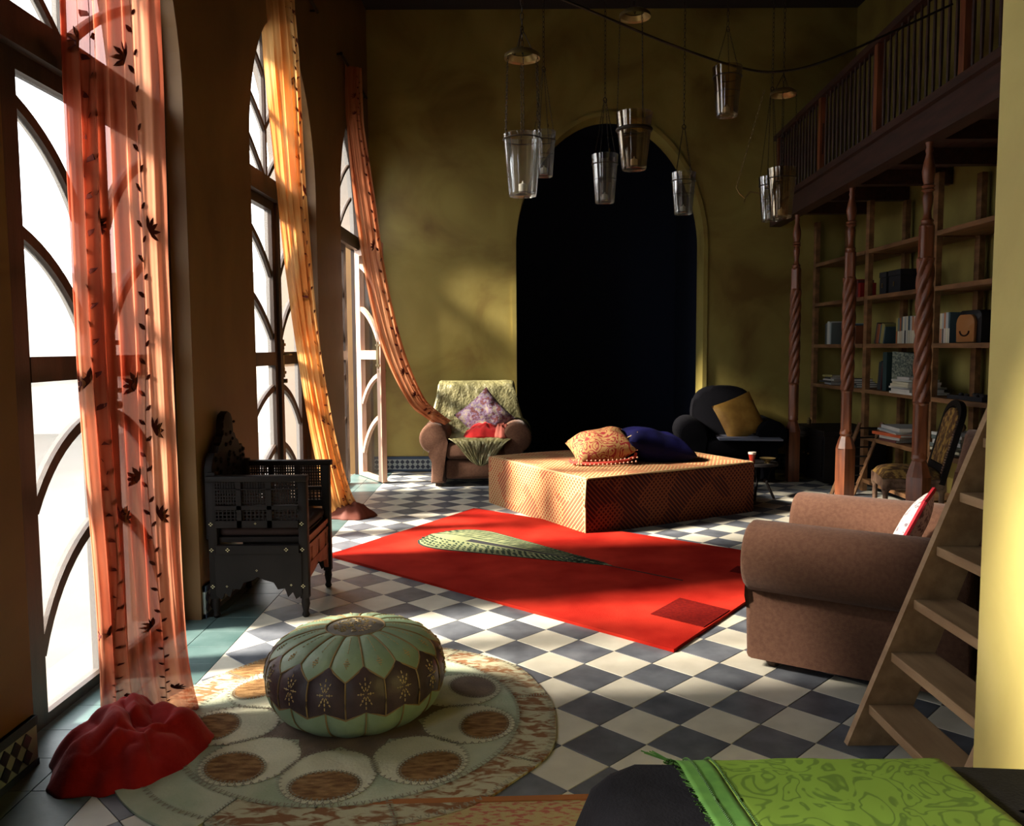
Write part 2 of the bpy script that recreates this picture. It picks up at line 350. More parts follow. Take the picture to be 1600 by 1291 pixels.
def hid(x, y):
    if abs(x)/max(y, 0.01) > 0.70 or y < 1.95: return True
    if x > 0.15 and y < 2.15: return True
    if math.hypot(x+0.57, y-2.92) < 0.60: return True
    u = (x+0.30)*0.72+(y-6.8)*(-0.69)
    # under the red rug
    a = Vector((x+1.18, y-5.28)); d1 = Vector((1.9, -1.73)); d2 = Vector((0.88, 1.52)); det = d1.x*d2.y-d1.y*d2.x
    s_ = (a.x*d2.y-a.y*d2.x)/det; t_ = (d1.x*a.y-d1.y*a.x)/det
    if 0.06 < s_ < 0.94 and 0.06 < t_ < 0.94: return True
    if x > 1.25*y*0.58+0.2 and y < 2.8: return True
    return False
cells.sort(key=lambda c: (hid(c[0], c[1]), c[1]))
def addtile(me, x, y, rz, h):
    o = D.objects.new('tile', me); COL.objects.link(o); o.parent = floor; o.location = (x, y, -0.012+h); o.rotation_euler = (0, 0, rz)
rest = NB(); n_ind = 0
bord = []
for k in range(-14, 31):
    y = 3.36+k*0.2040
    if y > 8.9: continue
    bord.append((LX-5*G-0.102, y, False)); bord.append((LX-5*G-0.306, y, True))
nb = 0
for (x, y, w) in bord:
    if 2.3 < y < 8.5 and nb < 40 and not w:
        addtile(mg, x, y, 0, random.uniform(0, 0.0008)); nb += 1
    else:
        s = 0.2035/2-0.0012
        box(rest, x-s, x+s, y-s, y+s, -0.012, 0.0003, mi=2)
for (x, y, dk) in cells:
    if n_ind < 258 and not hid(x, y):
        addtile(md if dk else mc, x, y, PI/4, random.uniform(0, 0.0008)); n_ind += 1
    else:
        Mx = T(x, y, 0) @ R(PI/4, 'Z'); s = A2/2-0.0012
        box(rest, -s, s, -s, s, -0.012, random.uniform(0, 0.0006), mi=0 if dk else 1, M4=Mx)
# half tiles along the border and the far walls
for j in range(-17, 22):
    y = LY+j*G
    for (yy) in (y+G/2,):
        x = LX-5*G+0.001
        q = [rest.verts.new(p) for p in ((x, yy-G/2+0.002, 0), (x+G/2-0.002, yy, 0), (x, yy+G/2-0.002, 0))]
        f = rest.faces.new(q); f.material_index = 1
o = finish('tile', rest, None, floor, mats=[M['tile_dark'], M['tile_cream'], M['tile_green']]); stuff(o)

# ------------------------------------------------------------------ walls
def arch_z(y, y0, y1, zs, za, p=2.0):
    c = (y0+y1)/2; t = min(1, abs(y-c)/((y1-y0)/2)); return zs+(za-zs)*(1-t**p)**(1/1.85)
def arched_wall(bm, y_a, y_b, ztop, ops, d0, d1, P, nseg=28):
    """wall between y_a and y_b along an axis, with arched openings (y0,y1,zsill,zspring,zapex); P maps (y,d,z) to a point"""
    def quad(a, b, c, d): bm.faces.new([bm.verts.new(P(q[0], q[1], q[2] if q[2] > 0 else -0.11)) for q in (a, b, c, d)])
    def slab(ya, yb, z0a, z0b, z1):
        for d in (d0, d1): quad((ya, d, z0a), (yb, d, z0b), (yb, d, z1), (ya, d, z1))
    cur = y_a
    for (y0, y1, sill, zs, za) in ops:
        slab(cur, y0, 0, 0, ztop)
        ys = [(y0+y1)/2-(y1-y0)/2*cos(PI*k/nseg) for k in range(nseg+1)]
        zz = [arch_z(y, y0, y1, zs, za) for y in ys]
        for k in range(nseg):
            slab(ys[k], ys[k+1], zz[k], zz[k+1], ztop)
            quad((ys[k], d0, zz[k]), (ys[k+1], d0, zz[k+1]), (ys[k+1], d1, zz[k+1]), (ys[k], d1, zz[k]))
        for y in (y0, y1): quad((y, d0, sill), (y, d1, sill), (y, d1, zs), (y, d0, zs))
        quad((y0, d0, sill), (y1, d0, sill), (y1, d1, sill), (y0, d1, sill))
        if sill > 0: slab(y0, y1, 0, 0, sill)
        cur = y1
    slab(cur, y_b, 0, 0, ztop)
    for y in (y_a, y_b): quad((y, d0, 0), (y, d1, 0), (y, d1, ztop), (y, d0, ztop))
    quad((y_a, d0, ztop), (y_b, d0, ztop), (y_b, d1, ztop), (y_a, d1, ztop))
    bmesh.ops.remove_doubles(bm, verts=bm.verts[:], dist=0.0005)
def WP(y, d, z): return (-1.725+0.0125*y+d, y, z)     # the left wall runs very slightly askew; d = distance into the room from the frames
H = 4.9
WIN = [dict(y0=0.12, y1=1.44, ym=0.78, g=0.10, bar=0.70), dict(y0=2.62, y1=4.04, ym=3.39, g=0.205, bar=3.22),
       dict(y0=5.02, y1=6.62, ym=5.87, g=0.10, bar=5.72), dict(y0=7.52, y1=8.84, ym=8.22, g=0.10, bar=7.99)]
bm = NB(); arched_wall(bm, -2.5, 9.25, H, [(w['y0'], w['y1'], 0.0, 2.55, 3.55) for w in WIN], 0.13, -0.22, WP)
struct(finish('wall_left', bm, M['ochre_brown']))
bm = NB(); arched_wall(bm, -1.62, 3.95, H, [(0.085, 2.105, 0.0, 2.45, 3.80)], 9.0, 9.305, lambda y, d, z: (y, d, z), 40)
struct(finish('wall_back', bm, M['ochre']))
bm = NB(); box(bm, 3.70, 3.95, -2.6, 9.1, -0.1, H); struct(finish('wall_right', bm, M['ochre']))
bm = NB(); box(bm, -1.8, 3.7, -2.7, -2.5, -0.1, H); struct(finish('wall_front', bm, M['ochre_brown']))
bm = NB(); box(bm, -1.95, 3.95, -2.7, 9.3, H, H+0.2); struct(finish('ceiling', bm, M['ceiling']))
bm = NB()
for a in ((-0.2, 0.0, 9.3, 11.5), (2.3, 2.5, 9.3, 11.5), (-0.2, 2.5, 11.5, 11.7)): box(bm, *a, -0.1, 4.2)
box(bm, -0.2, 2.5, 9.3, 11.7, 4.2, 4.4); struct(finish('wall_alcove', bm, M['alcove_shade']))
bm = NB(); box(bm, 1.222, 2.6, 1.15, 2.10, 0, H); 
o = finish('wall_pier', bm, M['ochre_lit']); struct(o)
# raised band of the back arch's right-hand lining
bm = NB()
n = 40; pr = []
for k in range(n+1):
    y = 1.095-1.01*cos(PI*k/n); pr.append((y, arch_z(y, 0.085, 2.105, 2.45, 3.80)))
pr = [(0.085, 0)]+pr+[(2.105, 0)]
def band(bm, pr, w, t, P):
    c = Vector((1.095, 2.0)); inn = []; out = []
    for (y, z) in pr:
        dv = Vector((y-1.095, max(0, z-2.3)*0.8)); dv = dv.normalized() if dv.length > 0.01 else Vector((0, 1))
        inn.append((y, z)); out.append((y+dv.x*w, z+(dv.y*w if z > 0.1 else 0)))
    for i in range(len(pr)-1):
        a, b, c_, d = inn[i], inn[i+1], out[i+1], out[i]
        vs = [bm.verts.new(P(*q, s)) for s in (0, t) for q in (a, b, c_, d)]
        for q in ((4, 5, 6, 7), (0, 1, 5, 4), (3, 7, 6, 2), (0, 3, 2, 1)): bm.faces.new([vs[k] for k in q])
band(bm, pr, 0.045, 0.022, lambda y, z, s: (y, 8.9999-s, z)); struct(finish('trim_1', bm, M['ochre']))

# mosaic baseboards
def baseboard(name, P, L, cheap=False):
    bm = NB()
    def bx(u0, u1, z0, z1, d, mi):
        vs = [bm.verts.new(P(u, dd, z)) for dd in (0.001, d) for z in (z0, z1) for u in (u0, u1)]
        for q in ((0, 1, 3, 2), (4, 6, 7, 5), (0, 4, 5, 1), (2, 3, 7, 6), (0, 2, 6, 4), (1, 5, 7, 3)): bm.faces.new([vs[k] for k in q]).material_index = mi
    bx(0, L, 0.0, 0.165, 0.014, 0); bx(0, L, 0.135, 0.165, 0.018, 1); bx(0, L, 0.0, 0.022, 0.018, 1)
    b = struct(finish(name, bm, None, mats=[cmat((150, 160, 160)), cmat((50, 66, 88))]))
    bm = NB(); s = 0.026; k = 0; u = s
    while u < L-s:
        for r_, z in enumerate((0.052, 0.104)):
            uu = u
            vs = [bm.verts.new(P(uu+a*s, 0.018, z+b_*s)) for a, b_ in ((-1, 0), (0, -1), (1, 0), (0, 1))]
            vb = [bm.verts.new(P(uu+a*s, 0.012, z+b_*s)) for a, b_ in ((-1, 0), (0, -1), (1, 0), (0, 1))]
            bm.faces.new(vs); [bm.faces.new((vs[i], vs[(i+1) % 4], vb[(i+1) % 4], vb[i])) for i in range(4)]
        u += 2*s+0.004
    stuff(finish('mosaic_tile', bm, cmat((36, 46, 66), 0.35), b))
baseboard('baseboard_back', lambda u, d, z: (-1.48+u, 9.0-d, z), 1.54)
baseboard('baseboard_back', lambda u, d, z: (2.12+u, 9.0-d, z), 1.56)
for a, b_ in ((1.46, 2.61), (4.06, 5.0), (6.64, 7.5)):
    baseboard('baseboard_left', lambda u, d, z, a=a: WP(a+u, 0.13+d, z), b_-a)

# ------------------------------------------------------------------ windows (double doors with arched fanlight)
def bar2d(bm, pts, w, d0, d1, P):
    """flat bar following 2D points (y,z), width w, depth d0..d1"""
    n = len(pts); pts = [Vector(p) for p in pts]; L, Rr = [], []
    for i in range(n):
        t = (pts[min(i+1, n-1)]-pts[max(i-1, 0)]).normalized(); nn = Vector((-t.y, t.x))*w/2
        L.append(pts[i]+nn); Rr.append(pts[i]-nn)
    V = [[bm.verts.new(P(q[i].x, d, q[i].y)) for i in range(n)] for q in (L, Rr) for d in (d0, d1)]
    for i in range(n-1):
        for a, b in ((0, 1), (1, 3), (3, 2), (2, 0)): bm.faces.new((V[a][i], V[a][i+1], V[b][i+1], V[b][i]))
    for i in (0, n-1): bm.faces.new((V[0][i], V[1][i], V[3][i], V[2][i]))
def rect(bm, y0, y1, z0, z1, d0, d1, P):
    vs = [bm.verts.new(P(y, d, z)) for d in (d0, d1) for z in (z0, z1) for y in (y0, y1)]
    for q in ((0, 1, 3, 2), (4, 6, 7, 5), (0, 4, 5, 1), (2, 3, 7, 6), (0, 2, 6, 4), (1, 5, 7, 3)): bm.faces.new([vs[k] for k in q])
def qarc(a, b, bul, n=9):
    a = Vector(a); b = Vector(b); m = (a+b)/2; d = b-a; nn = Vector((-d.y, d.x)).normalized()*bul; c = m+nn*2
    return [a*(1-t)**2+c*2*t*(1-t)+b*t*t for t in [k/n for k in range(n+1)]]
def leaf(parent, W, sgn, P, m, flip=False, st=0.12, handle=True):
    """door leaf, local u 0..W from hinge to lock; z 0.01..2.38"""
    bm = NB()
    rect(bm, 0, st, 0.01, 2.38, -0.025, 0.025, P); rect(bm, W-0.10, W, 0.01, 2.38, -0.025, 0.025, P)
    rect(bm, st, W-0.10, 2.30, 2.38, -0.025, 0.025, P); rect(bm, st, W-0.10, 0.01, 0.05, -0.025, 0.025, P)
    rect(bm, st, W-0.10, 1.237, 1.327, -0.028, 0.028, P)
    fr = finish('door_frame', bm, m, parent)
    g0, g1 = st, W-0.10; gw = g1-g0
    X = lambda t: g0+gw*t
    for (a, b, bul) in (((X(0), 2.20), (X(1), 1.86), 0.045), ((X(0), 1.76), (X(1), 1.43), 0.045), ((X(0), 0.78), (X(1), 1.08), 0.05), ((X(0), 0.26), (X(1), 0.66), 0.06)):
        bm = NB(); bar2d(bm, qarc(a, b, bul), 0.042, -0.018, 0.018, P); finish('muntin', bm, m, parent)
    for (z0, z1) in ((0.05, 1.237), (1.327, 2.30)):
        bm = NB(); vs = [bm.verts.new(P(y, 0, z)) for y, z in ((g0, z0), (g1, z0), (g1, z1), (g0, z1))]; bm.faces.new(vs); finish('pane', bm, M['pane'], parent)
def handle(parent, y, z, d, P, m):
    bm = NB()
    rect(bm, y-0.022, y+0.022, z-0.11, z+0.11, d, d+0.008, P)
    for zz in (-0.10, 0.10): rect(bm, y-0.05, y+0.05, z+zz-0.01, z+zz+0.01, d, d+0.012, P); rect(bm, y-0.008, y+0.008, z+zz-0.035, z+zz+0.035, d, d+0.014, P)
    o = finish('handle_plate', bm, m, parent)
    bm = NB(); tube(bm, [P(y, d+0.008, z+0.03), P(y, d+0.05, z+0.03), P(y+0.035, d+0.055, z+0.03)], 0.008); tube(bm, [P(y, d+0.008, z-0.16), P(y, d+0.03, z-0.16)], 0.016, 8)
    finish('door_handle', bm, m, o)
for wi, w in enumerate(WIN):
    y0, y1, ym = w['y0'], w['y1'], w['ym']
    root = D.objects.new('window_%d' % (wi+1), None); COL.objects.link(root); struct(root)
    P = WP; frm = NB()
    # outer frame following the arch
    ns = 26; pts = [(y0+0.03, 0.0), (y0+0.03, 2.55)]
    arc = []
    for k in range(ns+1):
        y = (y0+y1)/2-((y1-y0)/2-0.028)*cos(PI*k/ns); arc.append((y, arch_z(y, y0+0.028, y1-0.028, 2.55, 3.52)))
    full = [(y0+0.028, 0.0), (y0+0.028, 1.3)]+arc+[(y1-0.028, 1.3), (y1-0.028, 0.0)]
    bar2d(frm, full, 0.056, -0.04, 0.045, P)
    finish('window_frame', frm, M['door_wood'], root)
    bm = NB(); rect(bm, y0+0.056, y1-0.056, 2.38, 2.50, -0.045, 0.055, P); rect(bm, y0+0.056, y1-0.056, 2.36, 2.40, 0.03, 0.07, P); finish('transom', bm, M['door_wood'], root)
    # fanlight: stem and arching branches
    def fan(m):
        bar = w['bar']; zt = arch_z(bar, y0, y1, 2.55, 3.52)-0.02
        bm = NB(); bar2d(bm, [(bar, 2.48), (bar+0.01, 3.0), (bar, zt)], 0.036, -0.018, 0.018, P); finish('muntin', bm, m, root)
        for zb in (2.48, 2.83, 3.19):
            for s in (-1, 1):
                L_ = (bar-y0-0.05 if s < 0 else min(0.62, y1-0.05-bar)); L_ = L_*(1 if zb < 2.6 else 0.86 if zb < 3 else 0.55)
                ye = bar+s*L_; ze = zb+0.34*(L_/0.5)**0.7
                ze = min(ze, arch_z(min(max(ye, y0+.01), y1-.01), y0, y1, 2.55, 3.52)-0.0)
                bm = NB(); bar2d(bm, qarc((bar, zb), (ye, ze), 0.03*(-s)*-1 if s < 0 else 0.03), 0.032, -0.016, 0.016, P); finish('muntin', bm, m, root)
        bm = NB()
        for k in range(len(arc)-1):
            a, b = arc[k], arc[k+1]
            bm.faces.new([bm.verts.new(P(q[0], 0, q[1])) for q in ((a[0], 2.5), (b[0], 2.5), (b[0], b[1]), (a[0], a[1]))])
        bmesh.ops.remove_doubles(bm, verts=bm.verts[:], dist=1e-4)
        finish('pane', bm, M['pane'], root)
    fan(M['door_wood'])
    m = M['door_wood']
    Wl = ym-(y0+0.056); Wr = (y1-0.056)-ym
    leaf(root, Wl, 1, lambda u, d, z: P(y0+0.056+u, d, z), m, st=w['g'])
    if wi < 3:
        leaf(root, Wr, -1, lambda u, d, z: P(y1-0.056-u, d, z), m)
        bm = NB(); rect(bm, ym-0.03, ym+0.03, 0.01, 2.38, 0.025, 0.045, P); finish('cover_strip', bm, m, root)
        handle(root, ym+0.06, 1.28, 0.03, P, M['brass'])
    else:
        hx, hy, _ = WP(8.75, 0.03, 0); a = math.radians(31)
        LP = lambda u, d, z: (hx+u*sin(a)+d*cos(a), hy-u*cos(a)+d*sin(a), z)
        leaf(root, 0.66, -1, LP, M['door_sunlit'])
        handle(root, 0.60, 1.28, -0.034, LP, M['brass'])
        handle(root, 0.60, 1.28, 0.026, LP, M['brass'])
bm = NB(); rect(bm, 5.86, 6.12, 2.95, 3.42, 0.03, 0.045, WP); struct(finish('trim_2', bm, M['grey_panel']))

# outside
bm = NB(); box(bm, -14, -1.95, -8, 18, -0.15, -0.03); struct(finish('floor_terrace', bm, M['outside']))
bm = NB(); box(bm, -8.3, -8.0, -8, 18, -0.03, 2.2); box(bm, -8.0, -2.6, 13.6, 14, -0.03, 2.6); struct(finish('wall_courtyard', bm, M['courtyard']))

# ------------------------------------------------------------------ armchair
def arm_outline(s):
    # outline (x,z) of an arm seen from the front; s=+1 right arm (outside towards +x)
    pts = []
    cx, cz, r = 0.105, 0.475, 0.148
    pts.append((0.0, 0.04)); pts.append((0.0, 0.47))
    for k in range(15):
        a = PI*1.02-(PI*1.02+1.15)*k/14
        pts.append((cx+r*cos(a)*0.98-0.0, cz+r*sin(a)))
    pts.append((0.135, 0.335)); pts.append((0.130, 0.25)); pts.append((0.140, 0.04))
    return [(s*x, z) for x, z in pts]
def make_armchair(label, fab, loc, rz, W=1.06, Dp=0.86, foot=None, back_h=0.93):
    t = thing('armchair', label, 'armchair', loc, rz)
    hi = W/2-0.235                                   # half seat width
    for s in (1, -1):
        bm = NB(); extr(bm, [(s*hi+x, z) for x, z in arm_outline(s)], 'y', -Dp/2, Dp/2-0.10, 0.028); finish('arm', bm, fab, t, 45)
    bm = NB(); box(bm, -hi+0.002, hi-0.002, -Dp/2+0.025, Dp/2-0.12, 0.075, 0.265, 0.03); finish('seat_base', bm, fab, t, 60)
    bm = NB(); box(bm, -hi+0.004, hi-0.004, -Dp/2+0.005, Dp/2-0.26, 0.27, 0.435, 0.045); finish('seat_cushion', bm, fab, t, 60)
    # arched back, thick and leaning
    bm = NB(); out = []
    for k in range(21):
        a = PI*k/20; out.append(((hi+0.055)*math.copysign(abs(cos(a))**0.62, cos(a)), 0.60+(back_h-0.60)*sin(a)**0.75))
    out = [(hi+0.055, 0.10)]+out+[(-hi-0.055, 0.10)]
    extr(bm, out, 'y', 0, 0.20, 0.05)
    xform(bm, T(0, Dp/2-0.27, 0) @ R(0, 'X'))
    for v in bm.verts: v.co.y += max(0, v.co.z-0.3)*0.14
    finish('backrest', bm, fab, t, 50)
    for sx in (1, -1):
        for sy in (1, -1):
            bm = NB(); x = sx*(hi+0.07); y = sy*(Dp/2-0.10)-(0.04 if sy > 0 else 0)
            if foot:
                lathe(bm, [(0.018, 0.0), (0.032, 0.02), (0.02, 0.05), (0.035, 0.075)], 12, (x, y)); 
            else: box(bm, x-0.03, x+0.03, y-0.03, y+0.03, 0, 0.045)
            finish('foot', bm, M['dark_wood'], t)
    return t
make_armchair('plump brown armchair at the far end, draped with an olive silk throw', M['brown_fabric'], (-0.335, 8.36, 0), math.radians(1))
make_armchair('brown armchair in the right foreground behind the ladder, with a floral cushion', M['brown_fabric'], (1.615, 3.50, 0), math.radians(-122.7), W=1.04, Dp=0.94, foot=True, back_h=1.0)
make_armchair('black armchair in the dark corner by the far pillar, with an ochre cushion', M['char_fabric'], (2.24, 8.47, 0), math.radians(-6), W=1.02, Dp=0.84)

# throw over the far armchair
def spline(pts, t):
    n = len(pts)-1; x = t*n; i = min(int(x), n-1); f = x-i
    p = [Vector(pts[max(0, min(n, i+k))]) for k in (-1, 0, 1, 2)]
    return 0.5*((2*p[1])+(-p[0]+p[2])*f+(2*p[0]-5*p[1]+4*p[2]-p[3])*f*f+(-p[0]+3*p[1]-3*p[2]+p[3])*f**3)
bm = NB()
prof = [(0.50, 0.45), (0.50, 0.85), (0.475, 0.945), (0.38, 0.985), (0.26, 0.965), (0.205, 0.88), (0.15, 0.65), (0.11, 0.48), (0.0, 0.455), (-0.30, 0.455), (-0.42, 0.452), (-0.462, 0.40), (-0.468, 0.30), (-0.475, 0.20)]
def thr(u, v):
    y, z = spline(prof, u)
    x = (v*2-1)
    if u < 0.45: hw = 0.40+0.10*max(0, (u-0.2))
    else: hw = 0.42
    if u > 0.62: hw = 0.42*max(0.0, (1-(u-0.62)/0.38))**0.7+0.004
    xx = x*hw*1.18 if u < 0.5 else x*hw-0.0
    lim = 0.385+(0.10*max(0, min(1, (0.93-z)/0.35)) if 0.18 < u < 0.6 else 0)
    if 0.18 < u < 0.6: xx *= 1+0.30*max(0, min(1, (0.93-z)/0.35))
    if abs(xx) > lim and u < 0.55:
        ex = abs(xx)-lim; z -= ex*2.2; xx = math.copysign(lim+ex*0.45, xx); y += 0
    cr = 0.018*nz(x*3, u*9, 0.3)+0.010*nz(x*9+3, u*18, 2)
    pl = 0.008*sin(x*22+u*10)*(1 if u > 0.8 else 0.6)
    return (xx+cr*0.4+(0.05 if u > 0.7 else 0)*1.0, y-abs(cr)-0.006-(abs(pl) if u > 0.62 or u > 0.3 else 0), z+0.012+abs(cr)*(0.6)+abs(pl)*0.5)
grid(bm, thr, 70, 44)
o = finish('throw', bm, M['olive_silk'], None, 80); o.location = (-0.335, 8.36, 0); o.rotation_euler = (0, 0, math.radians(1)); tag(o, 'crumpled olive silk throw hanging over the back and seat of the far armchair', 'throw')
md_ = o.modifiers.new('thick', 'SOLIDIFY'); md_.thickness = 0.004; md_.offset = 1
# piece of the throw folded over the right arm: separate bronze scarf
bm = NB()
def arm_drape(u, v):
    a = PI*1.05-(u)*(PI*1.05+0.5); c = 0.008*nz(u*6, v*6, 5)
    return (0.295+0.105+(0.157+c)*cos(a), 0.06+v*0.26+c, 0.475+(0.157+c)*sin(a))
grid(bm, arm_drape, 18, 10); o = finish('scarf', bm, M['olive_silk'], None, 80); o.location = (-0.335, 8.36, 0); tag(o, 'narrow olive cloth lying over the right arm of the far armchair', 'cloth')
o.modifiers.new('thick', 'SOLIDIFY').thickness = 0.004
# patchwork cushion
bm = pillow(0.44, 0.44, 0.15, 20, 0.08, 0.3); xform(bm, T(-0.25, 8.33, 0.655) @ R(math.radians(-18), 'X') @ R(PI/2, 'X') @ R(math.radians(42), 'Z'))
tag(finish('cushion', bm, M['patchwork'], None, 60), 'patchwork cushion in purple and cream standing on one corner in the far armchair', 'cushion')
def crumple(name, label, m, c, rx, ry, h, seed, cat='cloth', amp=0.5, n=44):
    bm = NB()
    def f(u, v):
        a = u*2*PI; r = v
        ex = 1+0.22*nz(cos(a)*1.3+seed, sin(a)*1.3, 0)+0.08*nz(cos(a)*4, sin(a)*4, seed)
        x = rx*r*ex*cos(a); y = ry*r*ex*sin(a)
        z = h*(1-r**2.4)*(0.85+0.6*amp*nz(x/rx*1.3+seed, y/ry*1.3, 1))
        rid = abs(nz(x/rx*1.7+9, y/ry*1.7+seed, 4)); z += h*0.30*math.exp(-(rid/0.22)**2)*(1-r**3)*amp+0.006*nz(x/rx*5, y/ry*5, seed); w1_ = x*0.8+y*0.6+0.10*nz(x*6, y*6, seed); w2_ = x*0.5-y*0.85+0.10*nz(x*7, y*7, seed+3); z += h*0.16*(abs(sin(w1_*26))**0.7+0.6*abs(sin(w2_*34))**0.8)*(1-r**5)
        return (c[0]+x, c[1]+y, c[2]+max(0.0, z))
    grid(bm, f, n, n//2); bmesh.ops.remove_doubles(bm, verts=bm.verts[:], dist=1e-4)
    bx = finish(name, bm, m, None, 70); tag(bx, label, cat); bx.modifiers.new('thick', 'SOLIDIFY').thickness = 0.003; return bx
crumple('shawl', 'crumpled red shawl lying on the seat of the far armchair', M['red_cloth'], (-0.24, 8.10, 0.475), 0.23, 0.14, 0.12, 3)
crumple('shawl', 'pinkish red rumpled cloth tucked against the right arm of the far armchair', cmat((176, 92, 76)), (-0.07, 8.03, 0.475), 0.085, 0.10, 0.13, 8)
# cushions on the other armchairs
bm = pillow(0.42, 0.42, 0.13, 16, 0.05); xform(bm, T(2.30, 8.20, 0.64) @ R(math.radians(-20), 'X') @ R(PI/2, 'X') @ R(math.radians(22), 'Z'))
tag(finish('cushion', bm, M['gold_cushion'], None, 60), 'ochre silk cushion propped in the black armchair', 'cushion')
bm = NB(); box(bm, -0.30, 0.30, -0.20, 0.18, 0, 0.018, 0.006); o = finish('blanket', bm, M['pale_grey'], None, 60, (2.35, 8.07, 0.44)); o.rotation_euler = (0, 0, math.radians(-8)); tag(o, 'folded grey blanket on the seat of the black armchair', 'blanket')
bm = pillow(0.36, 0.36, 0.10, 18, 0.04); o = finish('cushion', bm, M['floral'], None, 60)
o.matrix_world = T(1.70, 3.46, 0.555) @ R(math.radians(-122.7), 'Z') @ R(math.radians(-24), 'X') @ R(PI/2, 'X')
tag(o, 'floral cushion with a red border leaning in the foreground brown armchair', 'cushion')
bm = NB()
pts = []
for k in range(41):
    a = 2*PI*k/40; c_, s_ = cos(a), sin(a); q = 1/max(abs(c_), abs(s_)); x, y = c_*q, s_*q
    pts.append((x*(1-0.04*(1-y*y))*0.18, y*(1-0.04*(1-x*x))*0.18, 0))
tube(bm, pts, 0.011, 6); finish('piping', bm, cmat((186, 36, 50)), o)

# ------------------------------------------------------------------ woven ottoman bed
OT = thing('ottoman', 'large low ottoman bed under a woven orange and straw cover', 'ottoman', (0.54, 5.84, 0), math.radians(29.3))
def rbox(w, d, h, r, n=10, bulge=0.01):
    """rounded box with metric UVs; origin at the near corner"""
    bm = NB(); uvl = bm.loops.layers.uv.new('uv')
    def mk(f, uvf, nu, nv, mi=0):
        vs = [[None]*(nv+1) for _ in range(nu+1)]; uu = {}
        for i in range(nu+1):
            for j in range(nv+1):
                p = Vector(f(i/nu, j/nv))
                c = Vector((min(max(p.x, r), w-r), min(max(p.y, r), d-r), min(p.z, h-r) if p.z > h/2 else p.z))
                dd = p-c
                if dd.length > 1e-6: p = c+dd.normalized()*r
                k = nz(p.x*2, p.y*2, p.z*3)*bulge
                v = bm.verts.new(p+Vector((0, 0, k if p.z > h*0.8 else 0)))
                vs[i][j] = v; uu[v] = uvf(i/nu, j/nv)
        for i in range(nu):
            for j in range(nv):
                fc = bm.faces.new((vs[i][j], vs[i+1][j], vs[i+1][j+1], vs[i][j+1]))
                fc.material_index = mi
                for l in fc.loops: l[uvl].uv = uu[l.vert]
    N_ = 30
    mk(lambda u, v: (u*w, v*d, h), lambda u, v: (u*w, v*d), N_, N_)
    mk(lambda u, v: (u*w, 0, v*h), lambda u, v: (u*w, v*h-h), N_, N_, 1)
    mk(lambda u, v: (0, u*d, v*h), lambda u, v: (v*h-h, u*d), N_, N_)
    mk(lambda u, v: (w, u*d, v*h), lambda u, v: (w+h-v*h, u*d), N_, N_)
    mk(lambda u, v: (u*w, d, v*h), lambda u, v: (u*w, d+h-v*h), N_, N_)
    mk(lambda u, v: (u*w, v*d, 0.0), lambda u, v: (u*w, v*d), 1, 1)
    bmesh.ops.remove_doubles(bm, verts=bm.verts[:], dist=5e-4)
    return bm
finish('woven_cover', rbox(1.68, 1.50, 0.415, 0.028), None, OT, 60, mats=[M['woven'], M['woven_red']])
bm = NB(); tube(bm, [(0.02, 0.012, 0.405), (0.8, 0.008, 0.407), (1.66, 0.012, 0.405), (1.672, 0.7, 0.407), (1.66, 1.44, 0.405)], 0.008, 6); tube(bm, [(0.02, 0.012, 0.405), (0.008, 0.7, 0.407), (0.02, 1.44, 0.405)], 0.008, 6)
tube(bm, [(0.012, 0.012, 0.40), (0.004, 0.004, 0.2), (0.008, 0.008, 0.01)], 0.007, 6)
finish('piping', bm, cmat((196, 164, 116)), OT, 60)
# cushions on it
bm = pillow(0.62, 0.52, 0.28, 22, 0.10, 0.15); xform(bm, T(1.18, 6.80, 0.53) @ R(math.radians(16), 'Z') @ R(math.radians(14), 'Y'))
o = finish('cushion', bm, M['blue_velvet'], None, 60); tag(o, 'big deep blue velvet cushion on the woven ottoman bed', 'cushion')
bm = pillow(0.50, 0.40, 0.26, 20, 0.06, 0.15); xform(bm, T(0.74, 6.66, 0.545) @ R(math.radians(8), 'Z') @ R(math.radians(-12), 'Y') @ R(math.radians(20), 'X'))
o = finish('cushion', bm, M['brocade'], None, 60); tag(o, 'rose and gold brocade cushion with a red fringe on the woven ottoman bed', 'cushion')
bm = NB(); tube(bm, [(0.48, 6.52, 0.45), (0.50, 6.49, 0.435), (0.62, 6.44, 0.432), (0.78, 6.43, 0.44), (0.93, 6.48, 0.452), (1.00, 6.53, 0.475), (1.01, 6.55, 0.50)], 0.013, 8)
fr = finish('fringe', bm, cmat((196, 66, 52)), o, 60)
bm = NB()
for k in range(16):
    t = k/15; x = 0.50+0.50*t; y = 6.475-0.045*sin(PI*t); bmesh.ops.create_icosphere(bm, subdivisions=1, radius=0.009, matrix=T(x, y-0.012, 0.427+0.02*t*t)); bmesh.ops.create_icosphere(bm, subdivisions=1, radius=0.008, matrix=T(x+0.012, y+0.01, 0.455+0.02*t*t))
stuff(finish('bead', bm, cmat((206, 150, 120)), o, 60))
bm = NB(); tube(bm, [(0.93, 6.60, 0.61), (0.97, 6.60, 0.63), (1.03, 6.60, 0.655)], 0.007, 6); bmesh.ops.create_icosphere(bm, subdivisions=1, radius=0.016, matrix=T(0.94, 6.60, 0.61)); bmesh.ops.create_icosphere(bm, subdivisions=1, radius=0.012, matrix=T(1.03, 6.60, 0.655))
finish('tassel', bm, cmat((150, 126, 84)), o, 60)
bm = pillow(0.52, 0.40, 0.20, 16, 0.08, 0.1); xform(bm, T(0.76, 6.98, 0.525) @ R(math.radians(-6), 'Z'))
tag(finish('cushion', bm, M['black_cloth'], None, 60), 'black cushion behind the brocade one on the ottoman bed', 'cushion')

